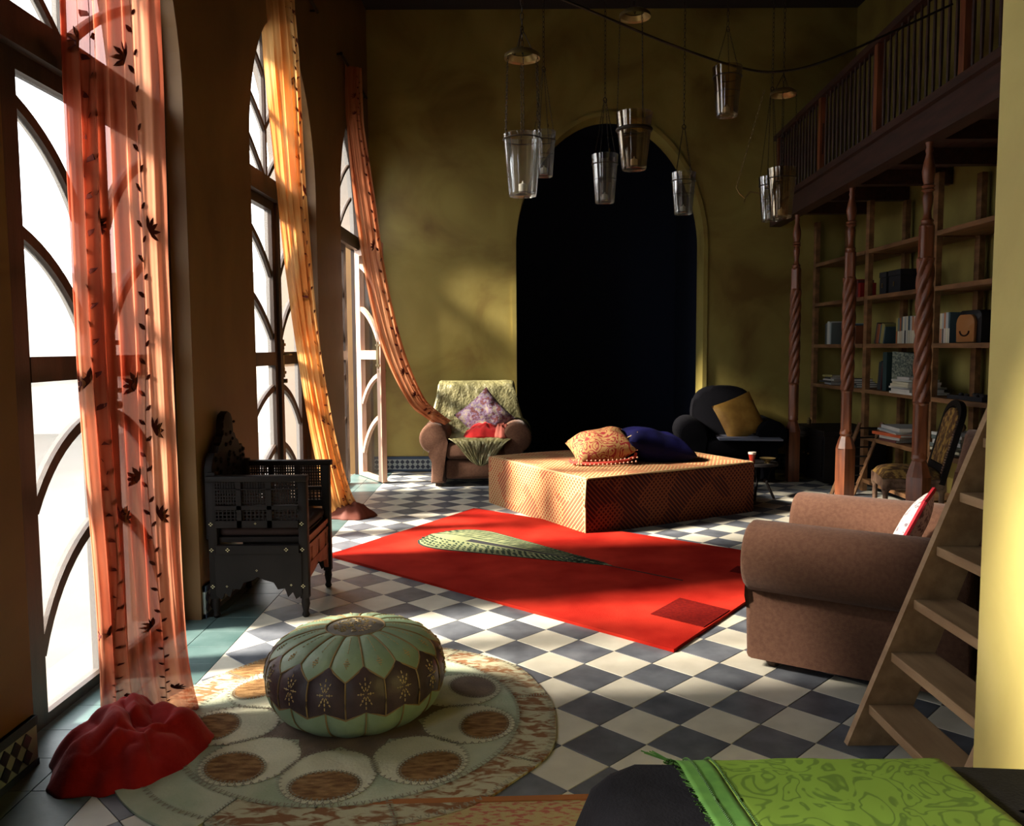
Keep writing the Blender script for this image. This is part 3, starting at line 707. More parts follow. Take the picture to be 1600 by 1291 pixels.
# ------------------------------------------------------------------ red rug
RUG = thing('rug', 'red wool rug with a long leaf motif in the middle of the floor', 'rug', (0, 0, 0))
c4 = [(-1.18, 5.28), (0.72, 3.55), (1.85, 5.05), (-0.30, 6.80)]
bm = NB()
def rq(u, v):
    a = Vector(c4[0]).lerp(Vector(c4[1]), u); b = Vector(c4[3]).lerp(Vector(c4[2]), u); p = a.lerp(b, v); return p
grid(bm, lambda u, v: (*rq(u, v), 0.016+0.002*nz(u*5, v*5, 0)+0.0), 30, 20)
edge = [v for v in bm.verts if len(v.link_faces) < 4]
r = bmesh.ops.extrude_edge_only(bm, edges=[e for e in bm.edges if len(e.link_faces) == 1])
for v in [g for g in r['geom'] if isinstance(g, bmesh.types.BMVert)]: v.co.z = 0.0012
finish('pile', bm, M['rug_red'], RUG, 40)
def flat(name, pts, m, parent, z0, z1):
    bm = NB(); extr(bm, pts, 'z', z0, z1); return finish(name, bm, m, parent)
ax = Vector((0.62-(-0.56), 4.95-5.84)); axl = ax.length; ax.normalize(); pn_ = Vector((-ax.y, ax.x))
def drop(scale=1.0, off=0.0):
    pts = []
    for s in (1, -1):
        rng = range(0, 25) if s > 0 else range(23, 0, -1)
        for k in rng:
            t = k/24; w = 0.375*scale*(1-t)**0.95*math.sqrt(max(0, 1-(1-min(1, t/0.26))**2)) if t > 0 else 0
            p = Vector((-0.56, 5.84))+ax*(off+t*(axl-off*1.6))+pn_*w*s; pts.append((p.x, p.y))
    return pts
flat('leaf_motif', drop(1.05, -0.01), cmat((34, 44, 34), 0.97), RUG, 0.010, 0.0190)
flat('leaf_motif', drop(1.0), M['motif_pale'], RUG, 0.010, 0.0196)
# leaflets drawn in tufts on the motif
bm = NB(); random.seed(5)
for row in range(5):
    for k in range(34):
        t = 0.02+k*0.028+0.014*(row % 2); 
        w = 0.35*(1-t)**0.95*math.sqrt(max(0, 1-(1-min(1, t/0.26))**2))
        for s in (-1, 1):
            q = (0.30, 0.47, 0.64, 0.80, 0.95)[row]*w*s
            if row == 1 and k % 3 == 0: continue
            if abs(q) < 0.012: continue
            p = Vector((-0.56, 5.84))+ax*(t*axl)+pn_*q; a = math.atan2(ax.y, ax.x)+s*0.6+random.uniform(-.3, .3); ll = 0.024+0.014*random.random()
            d = Vector((cos(a), sin(a))); n_ = Vector((-d.y, d.x)); ww = 0.009+0.005*random.random()
            vs = [bm.verts.new((*(p+d*i*ll+n_*j*ww), 0.0202)) for i, j in ((-1, 0), (0, -1), (1, 0), (0, 1))]; bm.faces.new(vs)
stuff(finish('leaf_tuft', bm, cmat((34, 56, 36), 0.97), RUG))
bm = NB()
for s, w_ in ((0, 0.036),):
    a = Vector((-0.56, 5.84))+ax*0.34; b = Vector((-0.56, 5.84))+ax*(axl*0.86)
    vs = [bm.verts.new((*p, 0.0204)) for p in (a+pn_*w_, a-pn_*w_, b-pn_*0.004, b+pn_*0.004)]; bm.faces.new(vs)
finish('leaf_vein', bm, cmat((40, 40, 44), 0.97), RUG)
a = Vector((0.58, 4.97)); b = Vector((0.985, 4.62)); n_ = Vector((0.65, 0.75)).normalized()*0.004
flat('leaf_stem', [(*(a+n_),), (*(b+n_),), (*(b-n_),), (*(a-n_),)], cmat((60, 24, 18), 0.97), RUG, 0.010, 0.0196)
flat('dark_square', [(0.70, 4.03), (0.90, 4.29), (1.11, 4.08), (0.92, 3.83)], M['rug_dark'], RUG, 0.010, 0.0196)
flat('dark_square', [(1.30, 4.80), (1.38, 4.92), (1.50, 4.82), (1.42, 4.70)], M['rug_dark'], RUG, 0.010, 0.0196)

# ------------------------------------------------------------------ cowhide rug
HC = Vector((-0.575, 2.93))
HR = thing('hide_rug', 'round patchwork cowhide rug of cream and brown pieces under the pouf', 'rug', (HC.x, HC.y, 0))
def sector(r0, r1, a0, a1, n=14, wob=0.0, seed=0):
    o_ = [((r1+wob*nz(cos(a0+(a1-a0)*k/n)*2.5, sin(a0+(a1-a0)*k/n)*2.5, seed))*cos(a0+(a1-a0)*k/n), (r1+wob*nz(cos(a0+(a1-a0)*k/n)*2.5, sin(a0+(a1-a0)*k/n)*2.5, seed))*sin(a0+(a1-a0)*k/n)) for k in range(n+1)]
    i_ = [(r0*cos(a1+(a0-a1)*k/n), r0*sin(a1+(a0-a1)*k/n)) for k in range(n+1)] if r0 > 0 else []
    return o_+i_
rad = math.radians
segs = [(-28, 14, 'hide_mottled'), (14, 62, 'hide_mottled'), (62, 104, 'hide_mottled'), (104, 146, 'hide_brown'), (146, 182, 'hide_mottled'), (182, 212, 'hide_brown'), (212, 246, 'hide_green'), (246, 290, 'hide_mottled'), (290, 332, 'hide_mottled')]
for a0, a1, m in segs: flat('rim_piece', sector(0.60, 0.745+(0.06 if m == 'hide_green' else 0), rad(a0+0.2), rad(a1-0.2), 14, 0.03, 1), M[m], HR, 0.001, 0.0085)
flat('field', sector(0, 0.607, 0, 2*PI*0.9999, 72), M['hide_green'], HR, 0.001, 0.0095)
flat('centre_star', [( (0.36 if k % 2 == 0 else 0.24)*cos(2*PI*k/18+rad(-90+20)), (0.36 if k % 2 == 0 else 0.24)*sin(2*PI*k/18+rad(-90+20))) for k in range(18)], M['hide_plum'], HR, 0.001, 0.0108)
stb = NB()
def stitches(pts, closed=True, L_=0.011, z=0.0125):
    acc = 0; sg = 1; P_ = pts+[pts[0]] if closed else pts
    for i in range(len(P_)-1):
        a = Vector(P_[i]); b = Vector(P_[i+1]); d = b-a; ln = d.length; t = 0.0
        if ln < 1e-6: continue
        d.normalize(); nn = Vector((-d.y, d.x))
        while acc+t < 0 or t+ -acc < ln:
            p = a+d*(t-acc)
            if (t-acc) >= 0:
                q0 = p-nn*L_*0.9; q1 = p+nn*L_*0.9+d*sg*0.006; w = d*0.0021; sg = -sg
                stb.faces.new([stb.verts.new((*q, z)) for q in (q0-w, q0+w, q1+w, q1-w)])
            t += 0.0125
        acc = (ln-(t-acc)) if False else 0
    return
def circ(c, rx, ry, rot, n=40): return [(c[0]+rx*cos(2*PI*k/n)*cos(rot)-ry*sin(2*PI*k/n)*sin(rot), c[1]+rx*cos(2*PI*k/n)*sin(rot)+ry*sin(2*PI*k/n)*cos(rot)) for k in range(n)]
for k in range(9):
    a = rad(-90+40*k); c = (0.43*cos(a), 0.43*sin(a)); c2 = (0.49*cos(a), 0.49*sin(a))
    e1 = circ(c, 0.165, 0.150, a); e2 = circ(c2, 0.085, 0.108, a)
    flat('petal_patch', e1, M['hide_cream' if k % 2 == 0 or True else 'hide_green'], HR, 0.002, 0.0115)
    flat('oval_patch', e2, M['hide_brown' if k not in (3, 4) else 'hide_plum'], HR, 0.003, 0.0125)
    for e_, st_ in ((e1, 60), (e2, 40)):
        m_ = len(e_)
        for q in range(m_*2):
            i0 = q/2; A_ = Vector(e_[int(i0) % m_]); B_ = Vector(e_[(int(i0)+1) % m_]); p = A_.lerp(B_, i0 % 1); d = (B_-A_).normalized(); nn = Vector((-d.y, d.x)); sg = 1 if q % 2 else -1
            q0 = p-nn*0.009; q1 = p+nn*0.009+d*sg*0.006; w = d*0.0018
            stb.faces.new([stb.verts.new((*s__, 0.0132)) for s__ in (q0-w, q0+w, q1+w, q1-w)])
def ringst(r, n, L_, z, wob=0):
    for k in range(n):
        a = 2*PI*k/n; rr = r+wob*nz(cos(a)*2.5, sin(a)*2.5, 1); p = Vector((rr*cos(a), rr*sin(a))); nn = Vector((cos(a), sin(a))); d = Vector((-sin(a), cos(a))); sg = 1 if k % 2 else -1
        q0 = p-nn*L_; q1 = p+nn*L_+d*sg*0.006; w = d*0.002
        stb.faces.new([stb.verts.new((*s__, z)) for s__ in (q0-w, q0+w, q1+w, q1-w)])
ringst(0.605, 330, 0.011, 0.0122); ringst(0.733, 380, 0.009, 0.0100, 0.03)
for a0, a1, m in segs:
    a = rad(a0)
    for k in range(11):
        rr = 0.615+k*0.011; p = Vector((rr*cos(a), rr*sin(a))); nn = Vector((-sin(a), cos(a))); d = Vector((cos(a), sin(a))); q0 = p-nn*0.01; q1 = p+nn*0.01+d*0.005; w = d*0.002
        stb.faces.new([stb.verts.new((*s__, 0.0100)) for s__ in (q0-w, q0+w, q1+w, q1-w)])
stuff(finish('stitching', stb, M['hide_stitch'], HR))

# ------------------------------------------------------------------ pouf
PC = (-0.572, 2.975)
PF = thing('pouf', 'round leather pouf in mint green with a dark embroidered band', 'pouf', (*PC, 0.0125), rad(-98))
NS = 15
prof = [(0.0, 0.312), (0.105, 0.312), (0.16, 0.306), (0.235, 0.284), (0.285, 0.252), (0.312, 0.215), (0.322, 0.17), (0.320, 0.125), (0.308, 0.08), (0.285, 0.045), (0.25, 0.018), (0.215, 0.0)]
def pv(v, th, puff=1.0, ex=0.0):
    r, z = spline([(a, b) for a, b in prof], v)
    ph = (th*NS/(2*PI)) % 1.0
    return r, z, ph
def pouf_pt(v, th, seam, puff=0.006, ex=0.0):
    r, z = spline(prof, v); ph = ((th-seam)*NS/(2*PI)) % 1.0; b = puff*sin(PI*ph)**0.6
    nn = Vector(((spline(prof, min(1, v+0.01))-spline(prof, max(0, v-0.01))))); nl = Vector((-nn.y, nn.x)); nl = nl.normalized() if nl.length > 1e-6 else Vector((0, 1))
    if nl.x < 0 and v > 0.3: nl = -nl
    if v <= 0.3 and nl.y < 0: nl = -nl
    r2 = r+nl.x*(b+ex); z2 = z+nl.y*(b+ex)
    return (r2*cos(th), r2*sin(th), z2)
dth = 2*PI/NS
V0 = 1/11
def b1(ph): return 0.335+0.095*(1-abs(ph-0.5)*2)   # ph measured from petal seam
def b2(ph): return 0.625+0.055*(1-abs(ph-0.5)*2)                          # ph from lower seam; deepest at dark seam
for k in range(NS):
    s0 = k*dth
    bm = NB(); grid(bm, lambda u, v: pouf_pt(V0+(b1(u)-V0)*v, s0+u*dth, s0), 8, 10); finish('petal', bm, M['green_leather'], PF, 70)
    s1 = s0-dth/2       # dark panels sit between petal tips
    bm = NB(); grid(bm, lambda u, v: pouf_pt(b1((u+0.5) % 1.0 if u != 0.5 else 0.0)+(b2((u+0.5) % 1.0)-b1((u+0.5) % 1.0))*v, s1+u*dth, s1), 8, 8); finish('side_panel', bm, M['plum_leather'], PF, 70)
    bm = NB(); grid(bm, lambda u, v: pouf_pt(b2(u)+(1-b2(u))*v, s0+u*dth, s0), 8, 8); finish('base_panel', bm, M['green_leather'], PF, 70)
bm = NB(); lathe(bm, [(0.001, 0.318), (0.05, 0.320), (0.09, 0.318), (0.108, 0.312)], 40); finish('medallion', bm, M['grey_disc'], PF, 60)
bm = NB()
tube(bm, [(0.108*cos(a), 0.108*sin(a), 0.316) for a in [2*PI*k/48 for k in range(49)]], 0.0035, 5)
for k in range(NS):
    s0 = k*dth
    tube(bm, [pouf_pt(V0+(b1(0)-V0)*t/8, s0, s0, 0, 0.002) for t in range(9)], 0.0035, 5)
    tube(bm, [pouf_pt(b1(t/6), s0+dth*t/6, s0, 0.003, 0.002) for t in range(7)], 0.0035, 5)
    tube(bm, [pouf_pt(b2(t/6), s0+dth*t/6, s0, 0.002, 0.002) for t in range(7)], 0.003, 5)
    tube(bm, [pouf_pt(b1(0.5)+(b2(0.5)-b1(0.5))*t/6, s0+dth/2, s0+dth/2, 0, 0.002) for t in range(7)], 0.003, 5)
    tube(bm, [pouf_pt(b2(0)+(0.98-b2(0))*t/6, s0, s0, 0, 0.002) for t in range(7)], 0.003, 5)
finish('cord', bm, M['tan_cord'], PF, 60)
bm = NB()
def dash(v, th, seam, dv, dt, w=0.0016, puff=0.006):
    a = Vector(pouf_pt(v-dv, th-dt, seam, puff, 0.0015)); b = Vector(pouf_pt(v+dv, th+dt, seam, puff, 0.0015)); tube(bm, [a, b], w, 4)
for k in range(NS):
    s0 = k*dth; c = s0+dth/2
    # diamond of little blocks on each petal and a line of dashes up to the centre
    for i in range(-2, 3):
        for j in range(-2, 3):
            if abs(i)+abs(j) <= 2: dash(0.315+i*0.013+0.0, c+j*0.016, s0, 0.003, 0.004, 0.0018)
    for i in range(7): dash(0.14+i*0.018, c, s0, 0.005, 0.0, 0.0013)
    # flower of dashes on each dark panel, centred on the lower seam line angle
    c = s0; v0 = 0.505
    sm = s0-dth/2
    for a in range(8):
        for rr in (0.35, 0.65, 1.0):
            dv = 0.090*rr*cos(a*PI/4); dt = 0.075*rr*sin(a*PI/4)
            dash(v0+dv, c+dt, sm, 0.009*cos(a*PI/4), 0.009*sin(a*PI/4), 0.002)
            if rr == 0.65: dash(v0+dv, c+dt, sm, -0.008*sin(a*PI/4), 0.008*cos(a*PI/4), 0.0016)
random.seed(3)
for k in range(130):
    a = random.random()*2*PI; r = 0.072*math.sqrt(random.random()); x, y = r*cos(a), r*sin(a); b = a+random.choice((0.6, -0.6)); tube(bm, [(x, y, 0.3205), (x+0.010*cos(b), y+0.010*sin(b), 0.3205)], 0.0018, 4)
stuff(finish('embroidery', bm, M['stitch'], PF))

# ------------------------------------------------------------------ carved Moorish chair
CH = thing('carved_chair', 'dark carved wooden armchair with pierced arms and pearl inlay against the window wall', 'chair', (-1.262, 4.34, 0))
x0, x1, y0, y1 = -0.24, 0.25, -0.28, 0.28   # faces +x
DW = M['void_black']
for (x, y) in ((x0+.02, y0+.02), (x1-.02, y0+.02), (x0+.02, y1-.02), (x1-.02, y1-.02)):
    bm = NB(); tp = 0.70 if x > 0 else 0.74
    box(bm, x-0.022, x+0.022, y-0.022, y+0.022, 0.10, tp, 0.003); lathe(bm, [(0.012, 0.0), (0.02, 0.012), (0.014, 0.03), (0.022, 0.07), (0.018, 0.10)], 10, (x, y)); finish('leg', bm, DW, CH, 40)
def star(bm, cx, cz, y, s=0.013):
    for a in range(4):
        dx, dz = cos(a*PI/2)*s*0.62, sin(a*PI/2)*s*0.62
        q = s*0.42; ys = y
        vs = [bm.verts.new((cx+dx+ex*q, ys, cz+dz+ez*q)) for ex, ez in ((-1, 0), (0, -0.6), (1, 0), (0, 0.6))]; bm.faces.new(vs)
for s, yy in ((-1, y0), (1, y1)):
    ya, yb = yy-0.018, yy+0.018
    arm = NB()
    box(arm, x0, x1+0.01, ya-0.01, yb+0.01, 0.695, 0.725, 0.006)
    for (z0_, z1_) in ((0.655, 0.66), (0.555, 0.575), (0.465, 0.50), (0.335, 0.375)): box(arm, x0+0.04, x1-0.04, ya, yb, z0_, z1_)
    for x in (x0+0.16, x0+0.31): box(arm, x-0.012, x+0.012, ya, yb, 0.465, 0.70)
    pa = finish('arm_panel', arm, DW, CH, 40)
    # pierced lattice of the arm
    lt = NB()
    for (zl, zh, nn, mm) in ((0.58, 0.695, 30, 7), (0.50, 0.555, 20, 3)):
        for i in range(nn):
            x = x0+0.045+(x1-x0-0.09)*(i+0.5)/nn
            box(lt, x-0.0035, x+0.0035, yy-0.006, yy+0.006, zl, zh)
        for j in range(mm):
            z = zl+(zh-zl)*(j+0.5)/mm; box(lt, x0+0.04, x1-0.04, yy-0.005, yy+0.005, z-0.003, z+0.003)
    # ornamental solid fields
    for (xa, xb) in ((x0+0.06, x0+0.14), (x0+0.19, x0+0.28)):
        if s < 0: box(lt, xa, xb, yy-0.003, yy+0.003, 0.635, 0.69); 
    stuff(finish('lattice', lt, DW, pa))
    # lower carved skirt with arched bottom
    sk = NB(); pts = [(x0+0.03, 0.335), (x1-0.03, 0.335), (x1-0.03, 0.12), (x1-0.06, 0.10), (x1-0.075, 0.135), (x1-0.10, 0.11), (x1-0.115, 0.155), (x1-0.15, 0.15), (x1-0.17, 0.185), (x1-0.22, 0.20), (0.0, 0.215), (x0+0.22, 0.20), (x0+0.17, 0.185), (x0+0.15, 0.15), (x0+0.115, 0.155), (x0+0.10, 0.11), (x0+0.075, 0.135), (x0+0.06, 0.10), (x0+0.03, 0.12)]
    extr(sk, pts[::1], 'y', yy-0.010, yy+0.010)
    finish('side_skirt', sk, DW, CH, 40)
    st = NB(); yf = ya-0.0035 if s < 0 else yb+0.0035
    for x, z in ((x0+0.02, 0.485), (x1-0.02, 0.485), (x0+0.02, 0.355), (x1-0.02, 0.355), (x0+0.10, 0.355), (x1-0.10, 0.355), (x0+0.02, 0.17), (x1-0.02, 0.17)): star(st, x, z, yf-0.003 if s < 0 else yf+0.003, 0.011)
    for x, z in ((0.0, 0.487), (0.0, 0.25), (x1-0.08, 0.175), (x0+0.09, 0.17)): star(st, x, z, yf, 0.006)
    stuff(finish('inlay', st, M['pearl'], CH))
# front apron: reddish, pierced squares
ap = NB()
box(ap, x1-0.035, x1-0.01, y0+0.04, y1-0.04, 0.375, 0.40); box(ap, x1-0.035, x1-0.01, y0+0.04, y1-0.04, 0.335, 0.355); box(ap, x1-0.035, x1-0.01, y0+0.04, y1-0.04, 0.235, 0.26)
for k in range(12): 
    if k % 4 != 2: ya = y0+0.04+(y1-y0-0.08)*k/12; box(ap, x1-0.03, x1-0.012, ya, ya+(y1-y0-0.08)/12*0.93, 0.26, 0.335)
box(ap, x1-0.028, x1-0.02, y0+0.04, y1-0.04, 0.355, 0.375)
pts = [(y0+0.04, 0.235), (y1-0.04, 0.235), (y1-0.04, 0.12), (y1-0.07, 0.13), (y1-0.09, 0.18), (0.05, 0.20), (0.0, 0.222), (-0.05, 0.20), (y0+0.09, 0.18), (y0+0.07, 0.13), (y0+0.04, 0.12)]
extr(ap, pts, 'x', x1-0.03, x1-0.012)
finish('apron', ap, M['carved_red'], CH, 40)
bm = NB(); box(bm, x0+0.03, x1-0.035, y0+0.02, y1-0.02, 0.385, 0.41); finish('seat', bm, DW, CH)
bm = NB(); box(bm, x0+0.04, x1-0.03, y0+0.03, y1-0.03, 0.411, 0.46, 0.02); finish('seat_cushion', bm, cmat((36, 18, 18)), CH, 50)
# back with carved crest
bk = NB(); pts = [(y0+0.02, 0.40), (y1-0.02, 0.40), (y1-0.02, 0.76)]
cr = [(0.24, 0.80), (0.21, 0.83), (0.17, 0.82), (0.15, 0.86), (0.11, 0.87), (0.10, 0.90), (0.07, 0.905), (0.075, 0.94), (0.068, 0.98), (0.045, 1.01), (0.0, 1.025)]
pts += cr+[(-a, b) for a, b in cr[-2::-1]]+[(y0+0.02, 0.76)]
extr(bk, pts, 'x', x0-0.02, x0+0.02, 0.004); xform(bk, T(0, 0, 0)); finish('backrest', bk, DW, CH, 40)
bk = NB()
random.seed(11)
for k in range(70):
    y = random.uniform(-0.22, 0.22); zmx = 0.80 if abs(y) > 0.1 else 0.98; z = random.uniform(0.5, zmx); bmesh.ops.create_icosphere(bk, subdivisions=1, radius=random.uniform(0.008, 0.016), matrix=T(x0+0.02, y, z))
stuff(finish('carving', bk, DW, CH, 60))

# ------------------------------------------------------------------ curtains
def curtain(name, label, m, cl, hw, wd, folds, amp, n_emb, seed, emb_w=(0.0,), ragged=0.0):
    """cl: centreline points (bottom first), hw: half widths, wd: (start,end) width directions"""
    ns, nw = 120, 96
    def surf(u, v, off=0.0):
        c = spline(cl, u); w = spline([(a, 0) for a in hw], u)[0]
        d = Vector(wd[0]).lerp(Vector(wd[1]), u).normalized(); t = (spline(cl, min(1, u+0.01))-spline(cl, max(0, u-0.01))).normalized()
        nn = t.cross(d).normalized(); x = v*2-1
        ph = folds*PI*x+1.3*nz(u*2, x*1.5, seed)+seed
        a = amp*(0.55+0.45*sin(x*3+seed))*(0.6+0.8*abs(nz(x*2, u*1.5, seed+5)))
        y = a*sin(ph)+0.35*a*sin(ph*2.3+u*6)+0.004*nz(x*8, u*20, seed)
        xx = x*w+0.35*a*cos(ph)+0.010*nz(x*2, u*6, seed+2)
        p = c+d*xx+nn*(y+off)
        p.z = max(p.z, 0.004)
        return p
    bm = NB(); grid(bm, lambda u, v: surf(u, v), ns, nw)
    root = finish(name, bm, m, None, 80)
    tag(root, label, 'curtain')
    rnd = random.Random(seed)
    for e, ew in enumerate(emb_w):
        bm = NB(); L_ = sum((spline(cl, (k+1)/60)-spline(cl, k/60)).length for k in range(60)); v = ew; k = 0
        us = 0.03; lsz = 0.8 if len(emb_w) > 1 else 1.0
        def q(u, v, o): return surf(min(max(u, 0), 1), min(max(v, 0.01), 0.99), o)
        wloc = lambda u: max(0.03, spline([(a, 0) for a in hw], u)[0])*2
        def leafshape(u, v, ang, ln, wdth):
            # leaf in (u,v) metric
            du = 1/L_; 
            for o_ in (0.0025, -0.0025):
                pts = []
                for (a, b) in ((0, 0), (0.35, 0.5), (0.7, 0.42), (1, 0), (0.7, -0.42), (0.35, -0.5)):
                    x_ = a*ln*sin(ang)+b*wdth*cos(ang); y_ = a*ln*cos(ang)-b*wdth*sin(ang)
                    pts.append(q(u+y_*du, v+x_/wloc(u), o_))
                bm.faces.new([bm.verts.new(p) for p in pts])
        side = 1; prev = None
        while us < 0.97:
            vv = v+0.035*sin(us*L_*4.5+e*2+seed)
            leafshape(us, vv, side*(0.7+0.3*rnd.random()), 0.034*lsz, 0.015*lsz)
            if k % 9 == 4 or rnd.random() < 0.05:
                for a in range(5): leafshape(us+0.03/L_, vv+side*0.03/wloc(us), side*1.0+(a-2)*0.55, 0.044, 0.013)
            side = -side; k += 1; us += 0.050*lsz/L_*(1+0.3*rnd.random())
        for o_ in (0.0025,):
            pts = [q(0.03+0.94*t/150, v+0.035*sin((0.03+0.94*t/150)*L_*4.5+e*2+seed), o_) for t in range(151)]
            tube(bm, pts, 0.0016, 3, cap=False)
        stuff(finish('vine_embroidery', bm, M['embroid'], root))
    return root
curtain('curtain', 'tall rust sheer curtain with vine embroidery at the nearest window', M['curtain_red'],
        [(-1.32, 2.93, 0.0), (-1.37, 3.00, 0.25), (-1.42, 3.08, 0.9), (-1.455, 3.14, 1.8), (-1.46, 3.16, 2.8), (-1.46, 3.16, 3.4), (-1.46, 3.16, 3.94)],
        [0.165, 0.15, 0.16, 0.17, 0.175, 0.175, 0.17], ((0.85, 0.35, 0), (0.6, 0.8, 0)), 7.0, 0.036, 2, 3, (0.22, 0.70))
curtain('curtain', 'golden orange sheer curtain swept aside at the middle window', M['curtain_gold'],
        [(-1.30, 6.55, 0.0), (-1.36, 6.48, 0.18), (-1.43, 6.28, 0.75), (-1.46, 5.98, 1.5), (-1.47, 5.75, 2.3), (-1.47, 5.58, 3.1), (-1.47, 5.50, 3.6), (-1.47, 5.50, 3.94)],
        [0.18, 0.12, 0.10, 0.10, 0.11, 0.13, 0.135, 0.13], ((0.85, 0.45, 0), (0.55, 0.80, 0)), 5.0, 0.028, 2, 7, (0.85,))
curtain('curtain', 'orange sheer curtain at the far window with its tail pulled onto the armchair', M['curtain_rust'],
        [(-0.62, 8.12, 0.60), (-0.78, 8.06, 0.72), (-0.92, 7.98, 0.88), (-1.10, 7.86, 1.35), (-1.24, 7.80, 2.0), (-1.33, 7.80, 2.7), (-1.40, 7.82, 3.3), (-1.42, 7.84, 3.6), (-1.42, 7.84, 3.94)],
        [0.06, 0.07, 0.085, 0.10, 0.105, 0.105, 0.09, 0.085, 0.085], ((0.8, 0.2, 0.5), (0.8, 0.55, 0)), 4.0, 0.024, 2, 11, (0.8,))
crumple('curtain_tail', 'dark gathered curtain end lying on the floor beside the middle window', cmat((96, 44, 28)), (-1.28, 6.55, 0.0), 0.20, 0.14, 0.10, 5)
crumple('shawl', 'bright red cloth heaped on the floor in the left foreground by the curtain', M['red_cloth'], (-1.27, 2.66, 0.0), 0.235, 0.27, 0.135, 13, amp=0.7, n=90)
bm = NB()
for (y0_, y1_) in ((2.6, 4.2), (4.95, 6.75), (7.35, 8.9)):
    pass
for i, (ya, yb, lb) in enumerate(((2.7, 3.8, 'nearest'), (5.0, 6.6, 'middle'), (7.5, 8.8, 'farthest'))):
    bm = NB(); tube(bm, [(-1.46, ya, 3.94), (-1.46, yb, 3.94)], 0.014, 8)
    for y in (ya+.02, yb-.02): tube(bm, [(-1.46, y, 3.94), (-1.58, y, 3.94)], 0.008, 6)
    tag(finish('curtain_rod', bm, M['metal'], None, 60), 'iron curtain rod high above the %s window' % lb, 'rod')

# ------------------------------------------------------------------ gallery, columns, bookcase
def gx(y): return 2.82-(8.16-y)*0.06
GA = thing('gallery', 'dark wooden mezzanine gallery with a slender balustrade over the bookcase', 'gallery', (0, 0, 0))
Ya, Yb = 0.9, 8.98
def along(bm, dx0, dx1, z0, z1, ya=Ya, yb=Yb):
    vs = [bm.verts.new((gx(y)+dx, y, z)) for y in (ya, yb) for z in (z0, z1) for dx in (dx0, dx1)]
    for q in ((0, 1, 3, 2), (4, 6, 7, 5), (0, 4, 5, 1), (2, 3, 7, 6), (0, 2, 6, 4), (1, 5, 7, 3)): bm.faces.new([vs[k] for k in q])
bm = NB(); along(bm, -0.06, 0.06, 2.62, 2.80, 2.12); finish('beam', bm, M['gallery_wood'], GA)
bm = NB(); along(bm, -0.10, 0.02, 2.80, 2.85, 2.12); finish('beam_moulding', bm, M['gallery_wood'], GA)
for k in range(8):
    xa = 0.02+k*0.125; bm = NB()
    vs = [bm.verts.new((min(3.695, gx(y)+x), y, z)) for y in (2.12, Yb) for z in (2.80, 2.835) for x in (xa, xa+0.12)]
    for q in ((0, 1, 3, 2), (4, 6, 7, 5), (0, 4, 5, 1), (2, 3, 7, 6), (0, 2, 6, 4), (1, 5, 7, 3)): bm.faces.new([vs[k_] for k_ in q])
    finish('deck_plank', bm, M['gallery_wood'], GA)
for k in range(9):
    y = 2.5+k*0.75; bm = NB(); box(bm, gx(y)+0.06, 3.69, y-0.04, y+0.04, 2.68, 2.80); finish('joist', bm, M['gallery_wood'], GA)
bm = NB(); along(bm, -0.035, 0.035, 3.52, 3.57, 2.12); finish('handrail', bm, M['gallery_wood'], GA)
for y in (3.55, 4.85, 6.15, 7.45, 8.85):
    bm = NB(); x = gx(y); box(bm, x-0.028, x+0.028, y-0.028, y+0.028, 2.85, 3.52); finish('post', bm, M['red_wood'], GA)
for k in range(60):
    y = 3.0+k*0.0985; x = gx(y); bm = NB()
    if k == 0:
        tube(bm, [(0, 0, 2.85), (0, 0, 3.15), (0, 0, 3.52)], 0.011, 6, taper=[0.8, 1.3, 0.8]); b0 = finish('baluster', bm, M['gallery_wood'], GA); b0.location = (x, y, 0)
    else: 
        o = b0.copy(); COL.objects.link(o); o.parent = GA; o.location = (x, y, 0)
# columns
def column(loc, rz, label, first=None):
    if first: return dup(first, loc, rz, label)
    t = thing('column', label, 'column', loc, rz, 'turned columns under the gallery')
    m = M['red_wood']
    bm = NB(); box(bm, -0.055, 0.055, -0.055, 0.055, 0.0, 0.50, 0.004); 
    pts = [(0.078*cos(PI/4+k*PI/2), 0.078*sin(PI/4+k*PI/2)) for k in range(4)]
    lathe(bm, [(0.077, 0.50), (0.06, 0.56), (0.045, 0.60)], 8); finish('plinth', bm, m, t, 35)
    fl = lambda a, z: 1+0.10*math.copysign(abs(cos(4*a))**0.5, cos(4*a))
    bm = NB(); lathe(bm, [(0.040, 0.60), (0.050, 0.62), (0.042, 0.66)], 20); lathe(bm, [(0.044, 0.64), (0.044, 0.97)], 48, mod=fl); lathe(bm, [(0.042, 0.96), (0.050, 0.975), (0.042, 0.99)], 20); finish('fluted_shaft', bm, m, t, 35)
    tw = lambda a, z: 1+0.22*(abs(sin(2.5*(a-z*9.5)))*2-1)
    bm = NB(); lathe(bm, [(0.045, 0.985+k*0.0105) for k in range(88)], 40, mod=tw); finish('twisted_shaft', bm, m, t, 50)
    bm = NB(); lathe(bm, [(0.042, 1.88), (0.050, 1.895), (0.042, 1.91)], 20); lathe(bm, [(0.044, 1.90), (0.044, 2.10)], 48, mod=fl)
    finish('fluted_shaft', bm, m, t, 35)
    bm = NB(); lathe(bm, [(0.040, 2.09), (0.046, 2.10), (0.034, 2.12), (0.040, 2.135), (0.026, 2.15), (0.022, 2.19), (0.030, 2.25), (0.032, 2.28), (0.024, 2.31), (0.040, 2.325), (0.030, 2.335), (0.040, 2.35), (0.026, 2.36), (0.034, 2.39), (0.040, 2.44), (0.030, 2.50), (0.018, 2.55), (0.024, 2.57), (0.018, 2.59), (0.026, 2.625)], 20)
    finish('turned_top', bm, m, t, 60); return t
